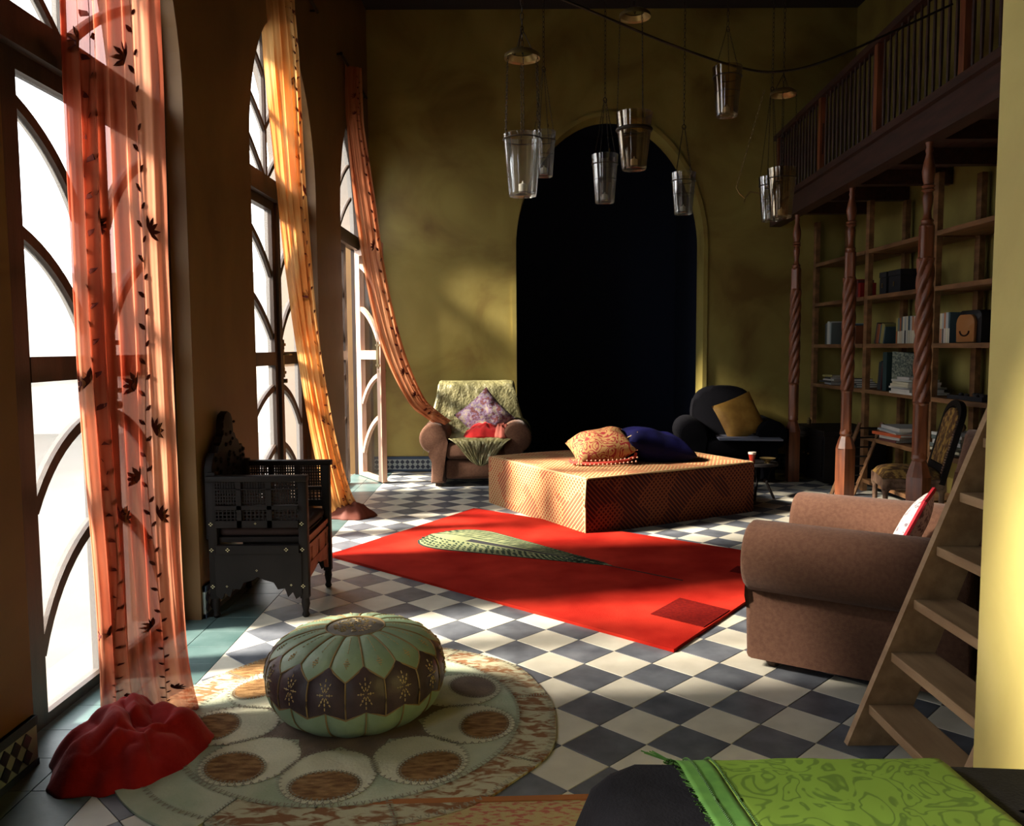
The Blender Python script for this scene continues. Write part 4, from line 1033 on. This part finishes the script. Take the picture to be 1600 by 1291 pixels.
c0 = column((2.82, 8.16, 0), 0, 'turned red-brown column with a twisted shaft, farthest of the three, beside the black armchair')
column((2.79, 6.80, 0), rad(20), 'turned red-brown twisted column in the middle of the three, before the bookcase', c0)
column((2.655, 5.30, 0), rad(35), 'turned red-brown twisted column nearest the camera, just in front of the tapestry chair', c0)
# bookcase
BC = thing('bookcase', 'tall open wooden bookcase along the right wall under the gallery', 'bookcase', (0, 0, 0))
UY = [8.92, 7.62, 6.42, 5.20, 3.98]
for y in UY:
    for x in (3.30, 3.63):
        bm = NB(); box(bm, x-0.022, x+0.022, y-0.035, y+0.035, 0, 2.66); finish('upright', bm, M['shelf_wood'], BC)
ZS = (0.10, 0.50, 0.93, 1.345, 1.78, 2.20)
for i in range(4):
    for z in ZS:
        if i == 0 and z < 0.6: continue
        bm = NB(); box(bm, 3.272, 3.655, UY[i+1]+0.036, UY[i]-0.036, z-0.018, z+0.018, 0.002); finish('shelf', bm, M['shelf_wood'], BC)

# books ------------------------------------------------------------
def book(loc, th, hh, dp, rgb, label, lean=0.0, rgb2=None, group=None, flatlay=False, rz=0.0):
    """upright book on a shelf, spine facing -x; th along y"""
    bm = NB(); c = cmat(rgb, 0.6)
    if flatlay:
        # lying: dp along x, hh along y, th up
        box(bm, 0, dp, -hh/2, hh/2, 0, 0.0025, mi=0); box(bm, 0, dp, -hh/2, hh/2, th-0.0025, th, mi=0); box(bm, 0, 0.0025, -hh/2, hh/2, 0.0025, th-0.0025, mi=0 if not rgb2 else 2); box(bm, 0.003, dp-0.004, -hh/2+0.003, hh/2-0.003, 0.0025, th-0.0025, mi=1)
    else:
        box(bm, 0, dp, -th/2, -th/2+0.0025, 0, hh, mi=0); box(bm, 0, dp, th/2-0.0025, th/2, 0, hh, mi=0)
        if rgb2: box(bm, 0, 0.0025, -th/2+0.0025, th/2-0.0025, 0, hh*0.48, mi=2); box(bm, 0, 0.0025, -th/2+0.0025, th/2-0.0025, hh*0.48, hh, mi=0)
        else: box(bm, 0, 0.0025, -th/2+0.0025, th/2-0.0025, 0, hh, mi=0)
        box(bm, 0.003, dp-0.004, -th/2+0.0025, th/2-0.0025, 0.004, hh-0.004, mi=1)
    o = finish('book', bm, None, mats=[c, M['white_paper'], cmat(rgb2 or rgb, 0.6)])
    if lean: xform_o = R(lean, 'X')
    o.rotation_euler = (lean, 0, rz); o.location = loc
    tag(o, label, 'book', group); return o
names = {(198, 196, 186): 'off-white', (170, 176, 178): 'pale grey', (120, 70, 44): 'brown', (150, 84, 48): 'tan', (64, 84, 92): 'slate blue', (150, 140, 84): 'olive', (206, 200, 176): 'cream', (176, 120, 84): 'terracotta', (100, 110, 108): 'grey', (54, 54, 56): 'black', (140, 30, 24): 'red', (196, 90, 50): 'orange', (206, 202, 196): 'white', (36, 58, 60): 'dark green', (80, 40, 40): 'maroon'}
ordn = ['leftmost', 'second', 'third', 'fourth', 'fifth', 'sixth', 'seventh', 'eighth', 'ninth', 'tenth', 'eleventh', 'twelfth']
def row(y_start, specs, x, z, where, group, dr=-1, lean=0.0):
    y = y_start
    for i, (c, th, hh, c2) in enumerate(specs):
        nm = names[c]; pos = ordn[i]+(' book' if i == 0 else ' book from the left')
        if lean:
            # leaning books: lower edge rests on the shelf, tops lean to the right (towards -y)
            book((x, y-th/2, z+0.001+th/2*sin(lean)), th, hh, 0.15, c, '%s book, %s of the leaning row %s' % (nm, ordn[i] if i == 0 else ordn[i]+' from left', where), lean, c2, group)
            y -= th/cos(lean)+0.004
        else:
            book((x, y-th/2, z+0.001), th, hh, 0.15, c, ('%s book, %s %s' % (nm, ordn[i]+(' in' if i == 0 else ' from left in'), where)) if len(specs) > 1 else nm+' book '+where, 0, c2, group)
            y -= th+0.0015
    return y
OW, PG, BR, TN, SB, OL, CR, TC, GY, BK, RD, OR_, WH, DG, MR = [k for k in names]
zA = 1.363; zB = 0.948; zC = 0.518; zD = 1.798
row(8.72, [(BK, 0.03, 0.21, None), (GY, 0.03, 0.22, None), (OW, 0.028, 0.235, None), (OW, 0.026, 0.235, None), (PG, 0.03, 0.22, None), (GY, .028, .22, None)], 3.33, zA, 'the eye-level row left of the middle column', 'books at eye level in the far bay')
row(8.22, [(TC, 0.025, 0.18, None), (OW, 0.035, 0.195, None), (CR, 0.03, 0.20, None), (PG, 0.05, 0.20, None), (PG, 0.045, 0.20, None), (SB, 0.035, 0.19, None), (BR, 0.045, 0.175, None)], 3.33, zA, 'the eye-level row right of the middle column', 'books at eye level beside the middle column')
row(7.54, [(BK, 0.02, 0.19, None), (BR, 0.028, 0.18, None), (TN, 0.024, 0.175, None), (SB, 0.022, 0.17, None), (OL, 0.026, 0.18, None), (OL, 0.024, 0.17, None), (SB, 0.018, 0.15, None)], 3.33, zA, 'at eye level', 'leaning books at eye level', lean=0.24)
yy = row(7.10, [(OL, 0.03, 0.215, TN), (GY, 0.034, 0.215, CR), (TN, 0.026, 0.215, CR), (SB, 0.022, 0.22, CR), (CR, 0.032, 0.225, OW), (PG, 0.028, 0.225, BK), (CR, 0.03, 0.225, OW), (SB, 0.034, 0.225, CR), (PG, .03, .225, CR), (TC, 0.035, 0.22, CR), (OW, .03, .22, CR), (SB, .03, .21, CR)], 3.32, zA, 'the two-tone row behind the near column', 'two-tone books at eye level')
row(6.36, [(CR, 0.034, 0.225, TC), (PG, 0.022, 0.225, BK), (TC, 0.026, 0.23, OW), (PG, 0.035, 0.23, CR), (SB, 0.022, 0.23, CR)], 3.31, zA, 'the row beside the brown radio', 'books beside the brown radio')
row(8.10, [(RD, 0.03, 0.19, None)], 3.33, zD, 'standing alone on the high shelf by the middle column', None)
row(7.98, [(MR, 0.06, 0.17, None), (RD, .05, .14, None)], 3.33, zD, 'the pair left of the black boxes', None)
row(7.50, [(BK, 0.03, 0.25, None), (DG, 0.02, 0.26, None), (MR, 0.02, 0.25, None)], 3.35, zB, 'beside the green binder', 'dark leaning books', lean=0.12)
book((3.31, 7.27, zB+.001), 0.075, 0.34, 0.24, DG, 'thick dark green binder standing beside the grey marbled board', 0, None)
bm = NB(); extr(bm, [(-0.02, 0), (0.34, 0), (0.34, 0.27), (0.20, 0.33), (-0.02, 0.345)], 'y', -0.02, 0.02, 0.002)
o = finish('portfolio', bm, M['marbled'], None, 40, (3.34, 7.13, zB+0.002)); o.rotation_euler = (0, 0, rad(-62)); tag(o, 'large grey marbled portfolio board leaning behind the green binder', 'portfolio')
def stack(x, y, z, specs, where, group=None, seed=1):
    r = random.Random(seed); n = len(specs)
    for i, (c, th, w, l) in enumerate(specs):
        pos = 'at the bottom' if i == 0 else ('on top' if i == n-1 else ordn[i]+' from the bottom')
        book((x+r.uniform(-.02, .02), y+r.uniform(-.03, .03), z+0.001), th, l, w, c, '%s book %s of the flat stack %s' % (names[c], pos, where), 0, None, group, True, r.uniform(-.15, .15)); z += th+0.001
stack(3.30, 8.55, zB, [(PG, .02, .2, .28), (BK, .018, .2, .26), (OW, .016, .2, .27), (BK, .02, .18, .2), (OL, .02, .18, .22)], 'left of the middle column', 'stacked books in the far bay', 2)
stack(3.31, 7.95, zB, [(GY, .02, .2, .28), (BK, .018, .2, .26), (GY, .016, .2, .25), (BK, .024, .18, .2)], 'right of the middle column', 'stacked books beside the middle column', 3)
stack(3.22, 6.78, zB, [(WH, .018, .30, .42), (WH, .022, .28, .34), (OW, .016, .28, .38), (CR, .022, .26, .36), (CR, .018, .26, .34), (OW, .016, .24, .3), (WH, .022, .20, .24)], 'behind the near column', 'stacked papers behind the near column', 4)
stack(3.26, 7.06, zC, [(MR, .02, .22, .26), (OW, .03, .26, .3), (OR_, .026, .28, .42), (WH, .012, .28, .42), (PG, .014, .28, .42), (WH, .03, .28, .42)], 'above the tapestry seat', 'magazines on the low shelf', 5)
stack(3.26, 6.15, zC, [(BK, .03, .2, .22), (CR, .018, .26, .38), (GY, .03, .26, .4), (WH, .03, .28, .34), (GY, .03, .26, .4), (WH, .022, .28, .42)], 'right of the chair back', 'stacked books beside the chair back', 6)
# black box files
for (y, w, lb) in ((7.42, 0.13, 'left'), (7.20, 0.22, 'right')):
    t = thing('box', 'black storage box, the %s one of two on the high shelf' % lb, 'box', (3.34, y, zD+0.001))
    bm = NB(); box(bm, 0, 0.24, -w/2, w/2, 0, 0.15, 0.004); finish('body', bm, cmat((24, 24, 30)), t); bm = NB(); box(bm, -0.004, 0.244, -w/2-.004, w/2+.004, 0.152, 0.20, 0.004); finish('lid', bm, cmat((28, 28, 34)), t)
    bm = NB(); box(bm, -0.008, -0.004, -0.008, 0.008, 0.06, 0.10); finish('label_holder', bm, M['brass'], t)
# brown radio
t = thing('radio', 'rounded brown bakelite radio in a black case at eye level', 'radio', (3.33, 6.02, zA+0.001), 0)
def rr2(w, h, r, n=6):
    pts = []
    for cx, cy, a0 in ((w/2-r, h-r, 0), (-w/2+r, h-r, PI/2)):
        for k in range(n+1): pts.append((cx+r*cos(a0+PI/2*k/n), cy+r*sin(a0+PI/2*k/n)))
    return pts+[(-w/2, 0), (w/2, 0)]
bm = NB(); extr(bm, rr2(0.30, 0.235, 0.05), 'x', 0.02, 0.16, 0.004); finish('case', bm, cmat((22, 20, 24), 0.5), t, 40)
bm = NB(); extr(bm, [(a, b+0.004) for a, b in rr2(0.235, 0.20, 0.06)], 'x', -0.005, 0.018, 0.005); xform(bm, T(0, 0.015, 0)); fc = finish('front', bm, cmat((164, 112, 66), 0.35), t, 40)
bm = NB(); tube(bm, [(-0.010, 0.015+0.06*cos(a), 0.085+0.035*sin(a)) for a in [PI+PI*k/8 for k in range(9)]], 0.006, 6); finish('grip', bm, cmat((46, 26, 20)), fc, 60)
# tray of odds and ends
t = thing('tray', 'black tray of small dark oddments on the shelf over the chair back', 'tray', (3.42, 5.98, zB+0.001))
bm = NB(); box(bm, -0.12, 0.12, -0.24, 0.22, 0, 0.012); box(bm, -0.12, -0.11, -0.24, 0.22, 0.012, 0.03); box(bm, 0.11, 0.12, -0.24, 0.22, 0.012, 0.03); finish('base', bm, cmat((26, 26, 32)), t)
random.seed(9)
for k in range(9):
    bm = NB(); bmesh.ops.create_icosphere(bm, subdivisions=2, radius=0.018, matrix=T(random.uniform(-.08, .08), -0.19+k*0.045, 0.031) @ Matrix.Diagonal((1, 1.2, random.uniform(.7, 1), 1)))
    for v in bm.verts: v.co += Vector((nz(*v.co, 60), nz(*v.co, 61), 0))*0.004
    tag(finish('pebble', bm, cmat((34, 30, 30)), None, 60, (3.42, 5.98, zB+0.002)), 'small dark pebble, %s from the left in the black tray' % ordn[k].replace('leftmost', 'first'), 'pebble', 'pebbles in the black tray')
# low small lantern/clock above stack at chair back
t = thing('ornament', 'small brown figurine of a resting animal on the book stack right of the chair back', 'figurine', (3.42, 6.22, zC+0.168))
bm = NB()
body = [(0.0, 0.05, 0.03), (0.0, 0.0, 0.045), (0.0, -0.05, 0.04)]
bmesh.ops.create_icosphere(bm, subdivisions=2, radius=1, matrix=T(0, 0, 0.04) @ Matrix.Diagonal((0.03, 0.065, 0.04, 1))); bmesh.ops.create_icosphere(bm, subdivisions=2, radius=1, matrix=T(0, 0.06, 0.075) @ Matrix.Diagonal((0.018, 0.028, 0.02, 1)))
tube(bm, [(0, 0.045, 0.05), (0, 0.055, 0.072)], 0.016, 8); finish('body', bm, cmat((96, 70, 42)), t, 60)
bm = NB(); 
for s in (-1, 1): tube(bm, [(s*0.009, 0.05, 0.088), (s*0.012, 0.048, 0.104)], 0.006, 5, taper=[1, 0.2])
finish('ear', bm, cmat((60, 40, 26)), t, 60)

# chest in the dark bay
t = thing('chest', 'dark wooden chest under the shelves in the far right corner', 'chest', (3.32, 8.28, 0))
bm = NB(); box(bm, -0.30, 0.30, -0.42, 0.42, 0.03, 0.48, 0.006); finish('body', bm, M['void_black'], t)
bm = NB(); box(bm, -0.315, 0.31, -0.435, 0.435, 0.482, 0.53, 0.006); finish('lid', bm, M['void_black'], t)
for k in range(2):
    bm = NB(); box(bm, -0.312, -0.301, -0.38+k*0.4, -0.02+k*0.4, 0.08, 0.44, 0.003); d_ = finish('door', bm, M['void_black'], t); bm = NB(); bmesh.ops.create_icosphere(bm, subdivisions=1, radius=0.012, matrix=T(-0.322, -0.06+k*0.12, 0.27)); finish('knob', bm, M['brass'], d_)
tag(finish('tin', (lambda b: (lathe(b, [(0.02, 0), (0.022, 0.002), (0.022, 0.05), (0.012, 0.055), (0.012, 0.07)], 14), b)[1])(NB()), M['brass'], None, 50, (3.14, 8.60, 0.531)), 'small metal flask standing on the dark chest', 'flask')
# folding stand leaning
t = thing('folding_stand', 'slatted wooden folding stand leaning between the chest and the middle column', 'stand', (3.0, 7.35, 0))
for s, nm in ((0, 0), (0.20, 1)):
    bm = NB(); tube(bm, [(-0.10+s, 0, 0.01), (0.14+s, 0.0, 0.66)], 0.017, 6); finish('stile', bm, M['shelf_wood'], t, 50)
for k in range(7):
    z = 0.10+k*0.085; bm = NB(); x = -0.10+0.24*z/0.66; tube(bm, [(x+0.012, 0, z), (x+0.20-0.012, 0, z)], 0.008, 5); finish('rung', bm, M['void_black'], t, 50)
# low tea table with glass and dish
t = thing('side_table', 'low round table almost hidden behind the right end of the ottoman bed', 'table', (2.20, 7.22, 0))
bm = NB(); lathe(bm, [(0.13, 0.30), (0.165, 0.305), (0.165, 0.325), (0.16, 0.33)], 28); finish('table_top', bm, M['void_black'], t, 40)
for k in range(3):
    a = k*2*PI/3; bm = NB(); tube(bm, [(0.12*cos(a), 0.12*sin(a), 0.30), (0.07*cos(a), 0.07*sin(a), 0.15), (0.14*cos(a), 0.14*sin(a), 0.0)], 0.012, 6); finish('leg', bm, M['void_black'], t, 60)
t = thing('tea_glass', 'small red tea glass at the right end of the ottoman bed', 'glass', (2.11, 7.12, 0.3305))
bm = NB(); lathe(bm, [(0.022, 0), (0.026, 0.01), (0.024, 0.04), (0.032, 0.085), (0.030, 0.085), (0.022, 0.04), (0.022, 0.012), (0.002, 0.008)], 18); finish('bowl', bm, cmat((136, 40, 28), 0.15), t, 60)
bm = NB(); lathe(bm, [(0.033, 0.082), (0.034, 0.084), (0.034, 0.100), (0.031, 0.100)], 18); finish('rim', bm, cmat((220, 206, 190), 0.2), t, 60)
bm = NB(); lathe(bm, [(0.03, 0), (0.02, 0.012), (0.05, 0.03), (0.07, 0.045), (0.066, 0.045), (0.045, 0.033), (0.002, 0.02)], 22)
tag(finish('dish', bm, M['brass'], None, 60, (2.25, 7.14, 0.3305)), 'small footed bronze dish beside the red tea glass', 'dish')

# tapestry side chair (faces -x)
t = thing('side_chair', 'antique carved side chair with tapestry seat behind the foreground armchair', 'chair', (2.83, 5.78, 0), rad(-14))
m_ = mat('worn_wood', srgb(84, 58, 44), srgb(150, 120, 96), 0.5, 12, 4, 0.2, 60)
for (x, y) in ((-0.19, -0.19), (-0.19, 0.19), (0.17, -0.17), (0.17, 0.17)):
    bm = NB(); lathe(bm, [(0.014, 0), (0.02, 0.03), (0.016, 0.06), (0.018, 0.33), (0.028, 0.35)], 10, (x, y)); box(bm, x-0.025, x+0.025, y-0.025, y+0.025, 0.35, 0.43, 0.003); finish('leg', bm, m_, t, 40)
bm = NB()
for a in ((-0.21, -0.17, -0.19, 0.19), (0.13, 0.17, -0.17, 0.17)): box(bm, a[0], a[1]-0.005, a[2], a[3], 0.36, 0.43)
for y in (-0.20, 0.17): box(bm, -0.19, 0.17, y, y+0.03, 0.36, 0.43)
for y in (-0.208, 0.2): box(bm, -0.19, 0.17, y-0.004, y+0.012, 0.355, 0.368); box(bm, -0.19, 0.17, y-0.004, y+0.012, 0.415, 0.432)
finish('seat_rail', bm, m_, t)
bm = NB(); grid(bm, lambda u, v: ((u*2-1)*0.205-0.01, (v*2-1)*0.205, 0.435+0.065*(max(0, 1-abs(u*2-1)**4)*max(0, 1-abs(v*2-1)**4))**0.5), 14, 14); finish('seat', bm, M['tapestry'], t, 60)
BM4 = T(0.16, 0, 0.40) @ R(rad(14), 'Y')
out = [(-0.19, 0.0)]+[(-0.19, 0.42)]+[(0.19*-cos(PI*k/12), 0.46+0.10*sin(PI*k/12)) for k in range(13)]+[(0.19, 0.42), (0.19, 0.0)]
bm = NB(); bar2d(bm, out, 0.045, -0.018, 0.018, lambda y, d, z: BM4 @ Vector((d, y, z))); bar2d(bm, [(-0.19, 0.10), (0.19, 0.10)], 0.045, -0.015, 0.015, lambda y, d, z: BM4 @ Vector((d, y, z))); fr = finish('back_frame', bm, M['void_black'], t, 40)
bm = NB()
for k in range(22): bmesh.ops.create_icosphere(bm, subdivisions=1, radius=0.009, matrix=BM4 @ T(-0.02, -0.19, 0.08+k*0.018))
stuff(finish('carving', bm, m_, fr, 60))
bm = NB(); extr(bm, [(-0.16, 0.13), (0.16, 0.13), (0.16, 0.44)]+[(0.16*cos(PI*k/10), 0.45+0.075*sin(PI*k/10)) for k in range(11)]+[(-0.16, 0.44)], 'x', -0.022, 0.02, 0.01); xform(bm, BM4); finish('back_pad', bm, M['tapestry'], t, 50)

# ladder to the gallery
t = thing('ladder', 'steep wooden ladder with flat treads leaning to the gallery at the yellow pier', 'ladder', (0, 0, 0))
for yy_ in (2.70, 2.12):
    bm = NB(); a = Vector((1.135, 0)); d = Vector((0.388, 1.0)); top = 2.83
    pts = [(a.x, 0.0), (a.x+0.17, 0.0), (a.x+0.10+0.388*top, top), (a.x+0.388*top, top)]
    extr(bm, pts, 'y', yy_-0.012, yy_+0.016); finish('stringer', bm, M['ladder_wood'], t)
for k in range(15):
    z = 0.145+k*0.180; x = 1.135+0.388*z+0.012; bm = NB()
    if z > 2.7: break
    box(bm, x, x+0.145, 2.137, 2.687, z-0.032, z, 0.003); finish('tread', bm, M['ladder_wood'], t)

# ------------------------------------------------------------------ foreground sofa with throw
t = thing('sofa', 'black sofa seen from behind at the bottom right edge', 'sofa', (0.64, 0.84, 0))
bm = NB()
def sofaback(u, v):
    pass
out = [(-0.56, 0.05), (-0.57, 0.55), (-0.555, 0.66), (-0.53, 0.72), (-0.50, 0.744), (-0.46, 0.742), (0.0, 0.735), (0.55, 0.725), (0.57, 0.70), (0.575, 0.05)]
extr(bm, out, 'y', 0.06, 0.32, 0.04); finish('backrest', bm, M['black_fabric'], t, 50)
bm = NB(); box(bm, -0.55, 0.56, -0.50, 0.05, 0.08, 0.28, 0.03); finish('seat_base', bm, M['black_fabric'], t, 50)
bm = NB(); box(bm, -0.36, 0.36, -0.51, 0.04, 0.285, 0.43, 0.05); finish('seat_cushion', bm, M['black_fabric'], t, 50)
for s in (-1, 1):
    bm = NB(); box(bm, s*0.46-0.09, s*0.46+0.09, -0.50, 0.05, 0.285, 0.58, 0.05); finish('arm', bm, M['black_fabric'], t, 50)
for sx in (-0.5, 0.5):
    for sy in (-0.44, 0.26): bm = NB(); box(bm, sx-0.03, sx+0.03, sy-0.03, sy+0.03, 0, 0.08); finish('foot', bm, M['dark_wood'], t)
# throw: runs over the back from rear to front
tp = [(0.345, 0.30), (0.338, 0.55), (0.332, 0.70), (0.30, 0.752), (0.19, 0.757), (0.08, 0.752), (0.045, 0.70), (0.035, 0.48)]
TS = thing('throw', 'green damask throw laid over the back of the black sofa', 'throw', (0.64, 0.84, 0))
def thr2(x0_, x1_, ex=0):
    def f(u, v):
        y, z = spline(tp, u); x = x0_+(x1_-x0_)*v; xs = x+(0.19-y)*0.10
        n_ = 0.004*nz(x*7, y*9, 1)+0.002*nz(x*20, u*20, 4)
        return (xs, y+(n_ if z < .72 else 0)+(0.004 if y > 0.19 else -0.004), z+abs(n_)+0.003+ex)
    return f
bm = NB(); grid(bm, thr2(-0.345, -0.02), 40, 30); finish('field', bm, M['green_damask'], TS, 60).modifiers.new('t', 'SOLIDIFY').thickness = 0.003
bm = NB(); grid(bm, thr2(-0.395, -0.3455), 40, 6); finish('border', bm, M['green_border'], TS, 60).modifiers.new('t', 'SOLIDIFY').thickness = 0.003
bm = NB(); f_ = thr2(-0.395, -0.02, 0.003)
for k in range(120):
    for v_ in (0.052, 0.135):
        p = Vector(f_(0.30+k/240, v_)); q_ = Vector(f_(0.30+(k+0.55)/240, v_)); tube(bm, [p, q_], 0.0016, 4)
stuff(finish('stitching', bm, cmat((40, 70, 28)), TS))
bm = NB(); f2 = thr2(-0.395, -0.3, 0.0)
random.seed(4)
for k in range(90):
    p = Vector(f2(0.30+k/180, 0.0)); tube(bm, [p, p+Vector((-0.006-0.004*random.random(), random.uniform(-.004, .004), 0.002))], 0.0009, 3)
for k in range(6): p = Vector(f2(0.36, 0.0)); tube(bm, [p+Vector((0.01, 0, 0)), p+Vector((-0.02-0.004*k, 0.012*random.random(), 0.012+0.004*random.random()))], 0.0012, 3)
stuff(finish('fringe', bm, M['green_border'], TS))
bm = pillow(0.34, 0.26, 0.12, 16, 0.05); xform(bm, T(0.80, 0.86, 0.80) @ R(0.3, 'Z'))
tag(finish('cushion', bm, M['yellow_cushion'], None, 60), 'yellow cushion on the black sofa back at the bottom right corner', 'cushion')

# kilim
t = thing('kilim', 'faded red and straw kilim with an orange edge at the bottom of the picture', 'rug', (0, 0, 0))
flat('weave', [(-0.42, 2.335), (1.0, 2.385), (1.0, 0.6), (-0.42, 0.6)], M['kilim'], t, 0.0012, 0.006)
flat('edge_band', [(-0.42, 2.336), (-0.42, 2.362), (1.0, 2.412), (1.0, 2.386)], M['kilim_edge'], t, 0.0012, 0.009)

# ------------------------------------------------------------------ hanging lanterns
def chain(bm, a, b, r=0.008, wire=0.0022, pitch=0.02):
    a = Vector(a); b = Vector(b); d = b-a; n = max(1, int(d.length/pitch)); dn = d.normalized()
    s1 = dn.cross(Vector((0, 1, 0.1))).normalized(); s2 = dn.cross(s1)
    for k in range(n):
        c = a+d*((k+0.5)/n); s = s1 if k % 2 else s2; L_ = d.length/n*0.62
        pts = [c+dn*L_*cos(q*PI/3)+s*r*sin(q*PI/3) for q in range(7)]
        tube(bm, pts, wire, 3, cap=False)
def lantern(c, ztop, r, hgt, label, amber=False, ring=None, nch=4, ztie=None, collar=False, bandz=0.8):
    """cup hanging by chains from a ring / hook, and a chain to the ceiling"""
    t = thing('lantern', label, 'lantern', (c[0], c[1], 0), random.uniform(0, 1), 'glass lanterns hanging over the room')
    zb = ztop-hgt; gm = M['cup_amber'] if amber else M['cup']
    bm = NB(); lathe(bm, [(0.001, zb+0.004), (r*0.66, zb+0.004), (r*0.70, zb), (r*0.72, zb+0.006), (r*0.86, zb+hgt*0.55), (r, ztop), (r-0.003, ztop), (r*0.84, zb+hgt*0.55), (r*0.68, zb+0.012), (0.001, zb+0.012)], 32, cap=False); finish('glass_cup', bm, gm, t, 60)
    rb = r*(0.72+0.28*bandz)+0.002; zz = zb+hgt*bandz
    bm = NB(); tube(bm, [(rb*cos(a), rb*sin(a), zz) for a in [2*PI*k/28 for k in range(29)]], 0.003, 5, cap=False); tube(bm, [((rb-.012)*cos(a), (rb-.012)*sin(a), zz-hgt*0.32) for a in [2*PI*k/28 for k in range(29)]], 0.0018, 5, cap=False) if not ring else None
    finish('wire_band', bm, M['metal'], t, 60)
    zr = ztie or (ztop+0.34)
    if ring:
        bm = NB(); lathe(bm, [(r*0.80, zr), (r*0.92, zr-0.006), (r*0.90, zr+0.010), (r*0.62, zr+0.026), (r*0.58, zr+0.020), (r*0.80, zr)], 28, cap=False); finish('hanging_ring', bm, M['brass'], t, 60); rt = r*0.86
    else:
        bm = NB(); tube(bm, [(0.014*cos(a), 0, zr+0.014*sin(a)) for a in [2*PI*k/10 for k in range(11)]], 0.003, 5, cap=False); finish('hook', bm, M['metal'], t, 60); rt = 0.006
    for k in range(nch):
        a = 2*PI*k/nch+0.4; bm = NB(); chain(bm, (rb*cos(a), rb*sin(a), zz), (rt*cos(a), rt*sin(a), zr), 0.0035, 0.0012, 0.016); finish('chain', bm, M['metal'], t, 60)
    bm = NB(); chain(bm, (0, 0, zr+0.015), (0, 0, H-0.01), 0.007, 0.002, 0.028); finish('suspension_chain', bm, M['metal'], t, 60)
    if ring:
        bm = NB()
        for k in range(3): a = 2*PI*k/3; tube(bm, [(rt*0.7*cos(a), rt*0.7*sin(a), zr+0.02), (0, 0, zr+0.12)], 0.002, 4)
        finish('stay', bm, M['metal'], t)
    if collar:
        bm = NB(); lathe(bm, [(r*0.98, ztop+0.012), (r*1.08, ztop+0.085), (r*1.05, ztop+0.085), (r*0.95, ztop+0.012)], 32, cap=False); finish('glass_collar', bm, M['cup_amber'], t, 60)
        bm = NB(); tube(bm, [(r*1.02*cos(a), r*1.02*sin(a), ztop+0.005) for a in [2*PI*k/28 for k in range(29)]], 0.007, 6, cap=False); finish('collar_band', bm, M['metal'], t, 60)
    # candle inside
    bm = NB(); lathe(bm, [(0.018, zb+0.014), (0.018, zb+0.05), (0.004, zb+0.055), (0.002, zb+0.065)], 12); finish('candle', bm, M['white_paper'], t, 60)
    # little leaf charms on chains
    bm = NB(); a = 0.4; vs = [bm.verts.new((rb*0.8*cos(a)+dx, rb*0.8*sin(a)-0.003, zz+0.10+dz)) for dx, dz in ((-0.009, 0), (0, -0.014), (0.009, 0), (0, 0.014))]; extr_ = bm.faces.new(vs); finish('charm', bm, M['brass'], t)
    return t
random.seed(21)
lantern((0.065, 3.65), 2.265, 0.084, 0.26, 'clear glass lantern hanging lowest at the left under a brass ring', ring=True, ztie=2.59, nch=6, bandz=0.92)
lantern((0.215, 5.0), 2.62, 0.072, 0.26, 'clear glass lantern half hidden behind the lowest one with the brass ring', nch=4, ztie=2.98)
lantern((0.60, 5.2), 2.53, 0.083, 0.29, 'grey glass lantern in front of the left part of the dark arch', nch=4, ztie=2.86)
lantern((0.63, 4.2), 2.42, 0.084, 0.19, 'amber lantern with a wide glass collar before the top of the arch', amber=True, nch=3, ztie=2.97, collar=True, ring=True, bandz=0.98)
lantern((1.17, 5.6), 2.50, 0.083, 0.27, 'glass lantern hanging before the right curve of the arch', nch=4, ztie=2.80)
lantern((1.245, 4.8), 2.92, 0.084, 0.27, 'topmost amber glass lantern, high right of the arch', amber=True, nch=3, ztie=3.13)
lantern((1.63, 5.0), 2.40, 0.084, 0.29, 'amber glass lantern, front one of the pair at the right', amber=True, nch=4, ztie=2.83, ring=True)
t_ = lantern((1.69, 5.4), 2.43, 0.075, 0.28, 'clear glass lantern, rear one of the pair at the right, with a wire arm', nch=3, ztie=2.98)
bm = NB(); tube(bm, [(-0.07, 0, 2.33), (-0.13, 0.0, 2.34), (-0.16, 0.01, 2.30), (-0.20, 0.0, 2.33), (-0.22, 0, 2.37)], 0.005, 5); tube(bm, [(-0.16, .01, 2.30), (-0.17, 0, 2.27)], 0.004, 4); chain(bm, (-0.22, 0, 2.37), (-0.05, 0, 2.98), 0.007, 0.0022, 0.026); a_ = finish('wire_arm', bm, M['brass'], t_, 60); a_.rotation_euler = (0, 0, -t_.rotation_euler.z)
bm = NB(); pts = [(0.1, 4.75, 3.36), (0.5, 4.8, 3.22), (0.95, 4.9, 3.08), (1.35, 5.0, 2.99), (1.6, 5.0, 2.96), (1.9, 4.95, 3.02), (2.56, 4.9, 3.3)]
tube(bm, [spline(pts, k/40) for k in range(41)], 0.007, 6); 
tag(finish('cable', bm, M['metal'], None, 60), 'thin black cable sagging across the room behind the lanterns', 'cable')
